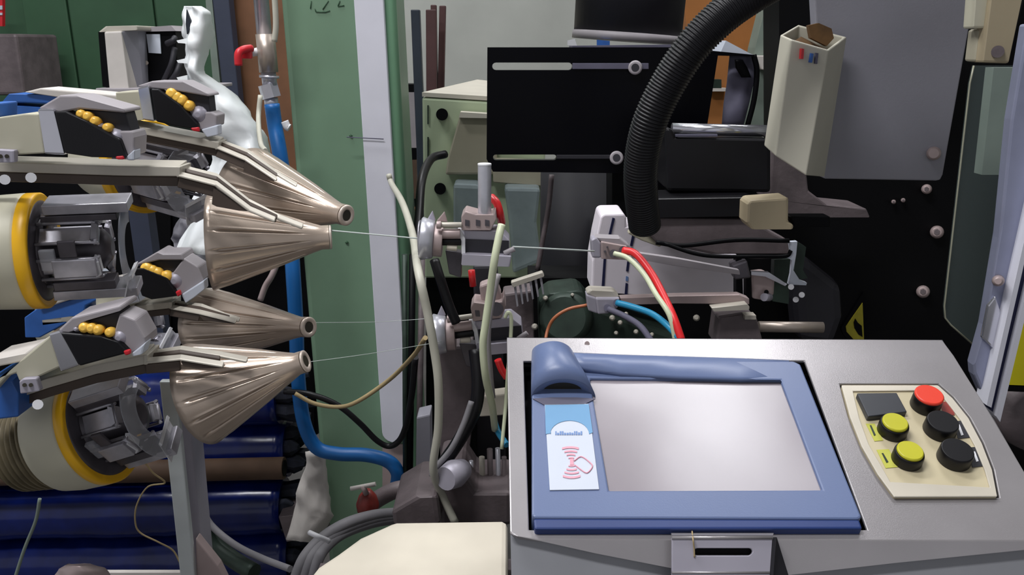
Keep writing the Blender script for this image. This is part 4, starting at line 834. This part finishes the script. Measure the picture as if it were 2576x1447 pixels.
# mouth ring curved: sides reach further down than the crown
mr = []
for k in range(N + 1):
    u = .5 - .5 * math.cos(math.pi * k / N); sn = math.sin(math.pi * k / N)
    mr.append(on(1336, 1002, .006).lerp(on(1498, 1002, .006), u) + PN * .024 * sn + PV * .006 * sn)
rings.append(mr)
mi = []
for k in range(N + 1):
    u = .5 - .5 * math.cos(math.pi * k / N); sn = math.sin(math.pi * k / N)
    mi.append(on(1366, 1000, .006).lerp(on(1466, 1000, .006), u) + PN * .015 * sn + PV * .008)
M().loft(rings + [mi], False, True, closed=False).build('reader_hood', 'blue_plastic', cp)
M().prism([p + PV * .001 for p in mi], PV * .01).build('hood_mouth', 'fin_dark', cp)
M().prism(onl([(1340, 1003), (1385, 1000), (1450, 1000), (1498, 1003), (1460, 1022), (1415, 1027), (1375, 1022)], .0112), -PN * .001).build('hood_lip', 'grey_cloth', cp)
# sticker
stk = M().prism(onl([(1370, 1018), (1480, 1016), (1507, 1231), (1383, 1233)], .0112), -PN * .001).build('label_card', 'white_label', cp)
arch = [(1373, 1092), (1386, 1090)] + [(1433 - 49 * math.cos(math.pi * k / 14) + (0), 1092 - 34 * math.sin(math.pi * k / 14)) for k in range(15)] + [(1491, 1088), (1481, 1017), (1371, 1019)]
M().prism(onl(arch, .0118), -PN * .0006).build('label_sky', 'sky_blue', stk)
m_ = M(); random.seed(3); x = 1397
while x < 1464:
    w_ = random.choice((3, 4, 5)); hh = random.choice((5, 6, 9)); m_.prism(onl([(x, 1093 - hh + 1), (x + w_, 1093 - hh + 1), (x + w_, 1094), (x, 1094)], .0118), -PN * .0004); x += w_ + 1.5
m_.build('label_writing', 'blue_print', stk)
pk = M()
def arcp(cx0, y, hw, sag, th):
    top_ = [(cx0 - hw + 2 * hw * k / 8, y + sag * (1 - (2 * k / 8 - 1) ** 2)) for k in range(9)]; pk.prism(onl(top_ + [(a, b + th) for a, b in reversed(top_)], .0119), -PN * .0005)
for y, hw, sg, th in ((1126, 21, -3, 5), (1135, 16, -2, 4), (1143, 11, -2, 4), (1151, 7, -1, 3)): arcp(1435 + (y - 1126) * .08, y, hw, sg, th)
for y, hw, sg, th in ((1195, 22, 4, 5), (1186, 18, 3, 4), (1178, 13, 2, 4), (1170, 8, 1, 3)): arcp(1438, y, hw, sg, th)
pk.prism(onl([(1434, 1154), (1442, 1154), (1444, 1170), (1434, 1170)], .0119), -PN * .0005)
lp = onl([(1444, 1160), (1462, 1149), (1484, 1164), (1490, 1174), (1480, 1188), (1470, 1188), (1446, 1170)], .0117)
pk.tube(lp, .0007, 6, 4); pk.build('label_icon', 'pink_print', stk)
# button plate
bp = M().prism(onl([(2117, 969), (2360, 969), (2397, 1002), (2437, 1052), (2471, 1116), (2496, 1181), (2509, 1249), (2250, 1250), (2208, 1193), (2168, 1123), (2139, 1050)], .003), -PN * .012).build('button_plate', 'cream_plate', cp, .0015)
pr = [(2117, 969), (2360, 969), (2397, 1002), (2437, 1052), (2471, 1116), (2496, 1181), (2509, 1249), (2250, 1250), (2208, 1193), (2168, 1123), (2139, 1050)]
pin = [(2146, 984), (2350, 982), (2378, 1006), (2418, 1058), (2452, 1120), (2478, 1184), (2490, 1226), (2240, 1212), (2222, 1180), (2186, 1118), (2162, 1052)]
M().prism(onl(pr, .005), -PN * .002, [onl(pin, .005)]).build('plate_rim', 'cover_cream', bp, .0008)
M().prism(onl([(2156, 989), (2256, 988), (2282, 1036), (2184, 1048)], .010), -PN * .008).build('small_display', 'dark_display', bp, .001)
for a in (([(2178, 1066), (2200, 1066), (2222, 1108), (2200, 1110)]), ([(2205, 1132), (2236, 1130), (2260, 1175), (2228, 1178)])):
    M().prism(onl(a, .0036), -PN * .0004).build('yellow_smear', 'yellow_stain', bp)
for a in ([(2188, 1070), (2192, 1070), (2203, 1094), (2199, 1096)], [(2218, 1140), (2222, 1140), (2235, 1162), (2230, 1164)]): M().prism(onl(a, .0042), -PN * .0004).build('button_symbol', 'gear_green', bp)
for a, mt in (([(2366, 1010), (2392, 1012), (2402, 1044), (2372, 1046)], 'red_valve'), ([(2400, 1060), (2425, 1058), (2442, 1100), (2410, 1104)], 'charcoal'), ([(2435, 1126), (2462, 1124), (2478, 1172), (2446, 1176)], 'charcoal')): M().prism(onl(a, .0040), -PN * .0004).build('button_tag', mt, bp)
for a in ([(2408, 1068), (2414, 1068), (2424, 1094), (2418, 1096)], [(2448, 1136), (2453, 1136), (2462, 1160), (2456, 1162)]): M().prism(onl(a, .0046), -PN * .0004).build('button_symbol', 'white_plastic', bp)
def button(bx, by, r, capm, nm, h=.015, rc=.82):
    c = on(bx, by, .003); o = M(); k = 36
    def rg(hh, rr): return [c + PN * hh + (PU * math.cos(2 * math.pi * j / k) + PV * math.sin(2 * math.pi * j / k)) * rr for j in range(k)]
    o.loft([rg(0, r * 1.02), rg(h * .8, r), rg(h, r * .95)], True, True)
    b_ = o.build(nm, 'black_rubber', bp, .0006)
    if capm: M().loft([rg(h, r * rc), rg(h + .0015, r * rc), rg(h + .003, r * rc * .9)], True, True).build('button_cap', capm, b_)
button(2326, 1022, .0155, 'red_button', 'red_push_button', .016, .98)
button(2243, 1086, .0150, 'yellow_button', 'yellow_push_button', .013, .88); button(2280, 1158, .0150, 'yellow_button', 'yellow_push_button', .013, .88)
button(2362, 1084, .0165, None, 'black_push_button'); button(2398, 1156, .0165, None, 'black_push_button')
# bracket with slot under the screen
br = M().prism(frl([(1690, 1352), (1944, 1352), (1932, 1520), (1690, 1520)], .018), -FN * .004, [frl(slot(1746, 1893, 1389, 18), .018)]).build('slot_bracket', 'bracket_pale', cp, .001)
M().prism(frl([(1735, 1372), (1905, 1372), (1905, 1406), (1735, 1406)], .012), -FN * .002).build('slot_dark', 'black', br)
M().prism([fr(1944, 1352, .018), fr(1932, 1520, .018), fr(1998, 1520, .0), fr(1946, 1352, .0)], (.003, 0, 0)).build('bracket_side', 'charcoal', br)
M().prism([fr(1690, 1352, .018), fr(1944, 1352, .018), fr(1946, 1346, .0), fr(1688, 1346, .0)], (0, 0, .002)).build('bracket_top', 'silver_paint', br)
M().cyl(fr(1690, 1353, .018), fr(1944, 1353, .018), .0016).build('bracket_edge', 'silver_paint', br); M().cyl(fr(1690, 1441, .018), fr(1936, 1441, .018), .0012).build('bracket_edge', 'silver_paint', br)
M().tube([on(1741, 1336, .004), fr(1743, 1354, .021), fr(1746, 1380, .020), fr(1747, 1402, .0185)], .0008, 6).build('thin_wire', 'string', br)
# leg of the panel down to the floor
c0 = on(1800, 1300, -.2); M().box((c0.x, c0.y + .05, (c0.z - .02) / 2), (.5, .12, c0.z - .02)).build('panel_leg', 'skirt_grey', cp)
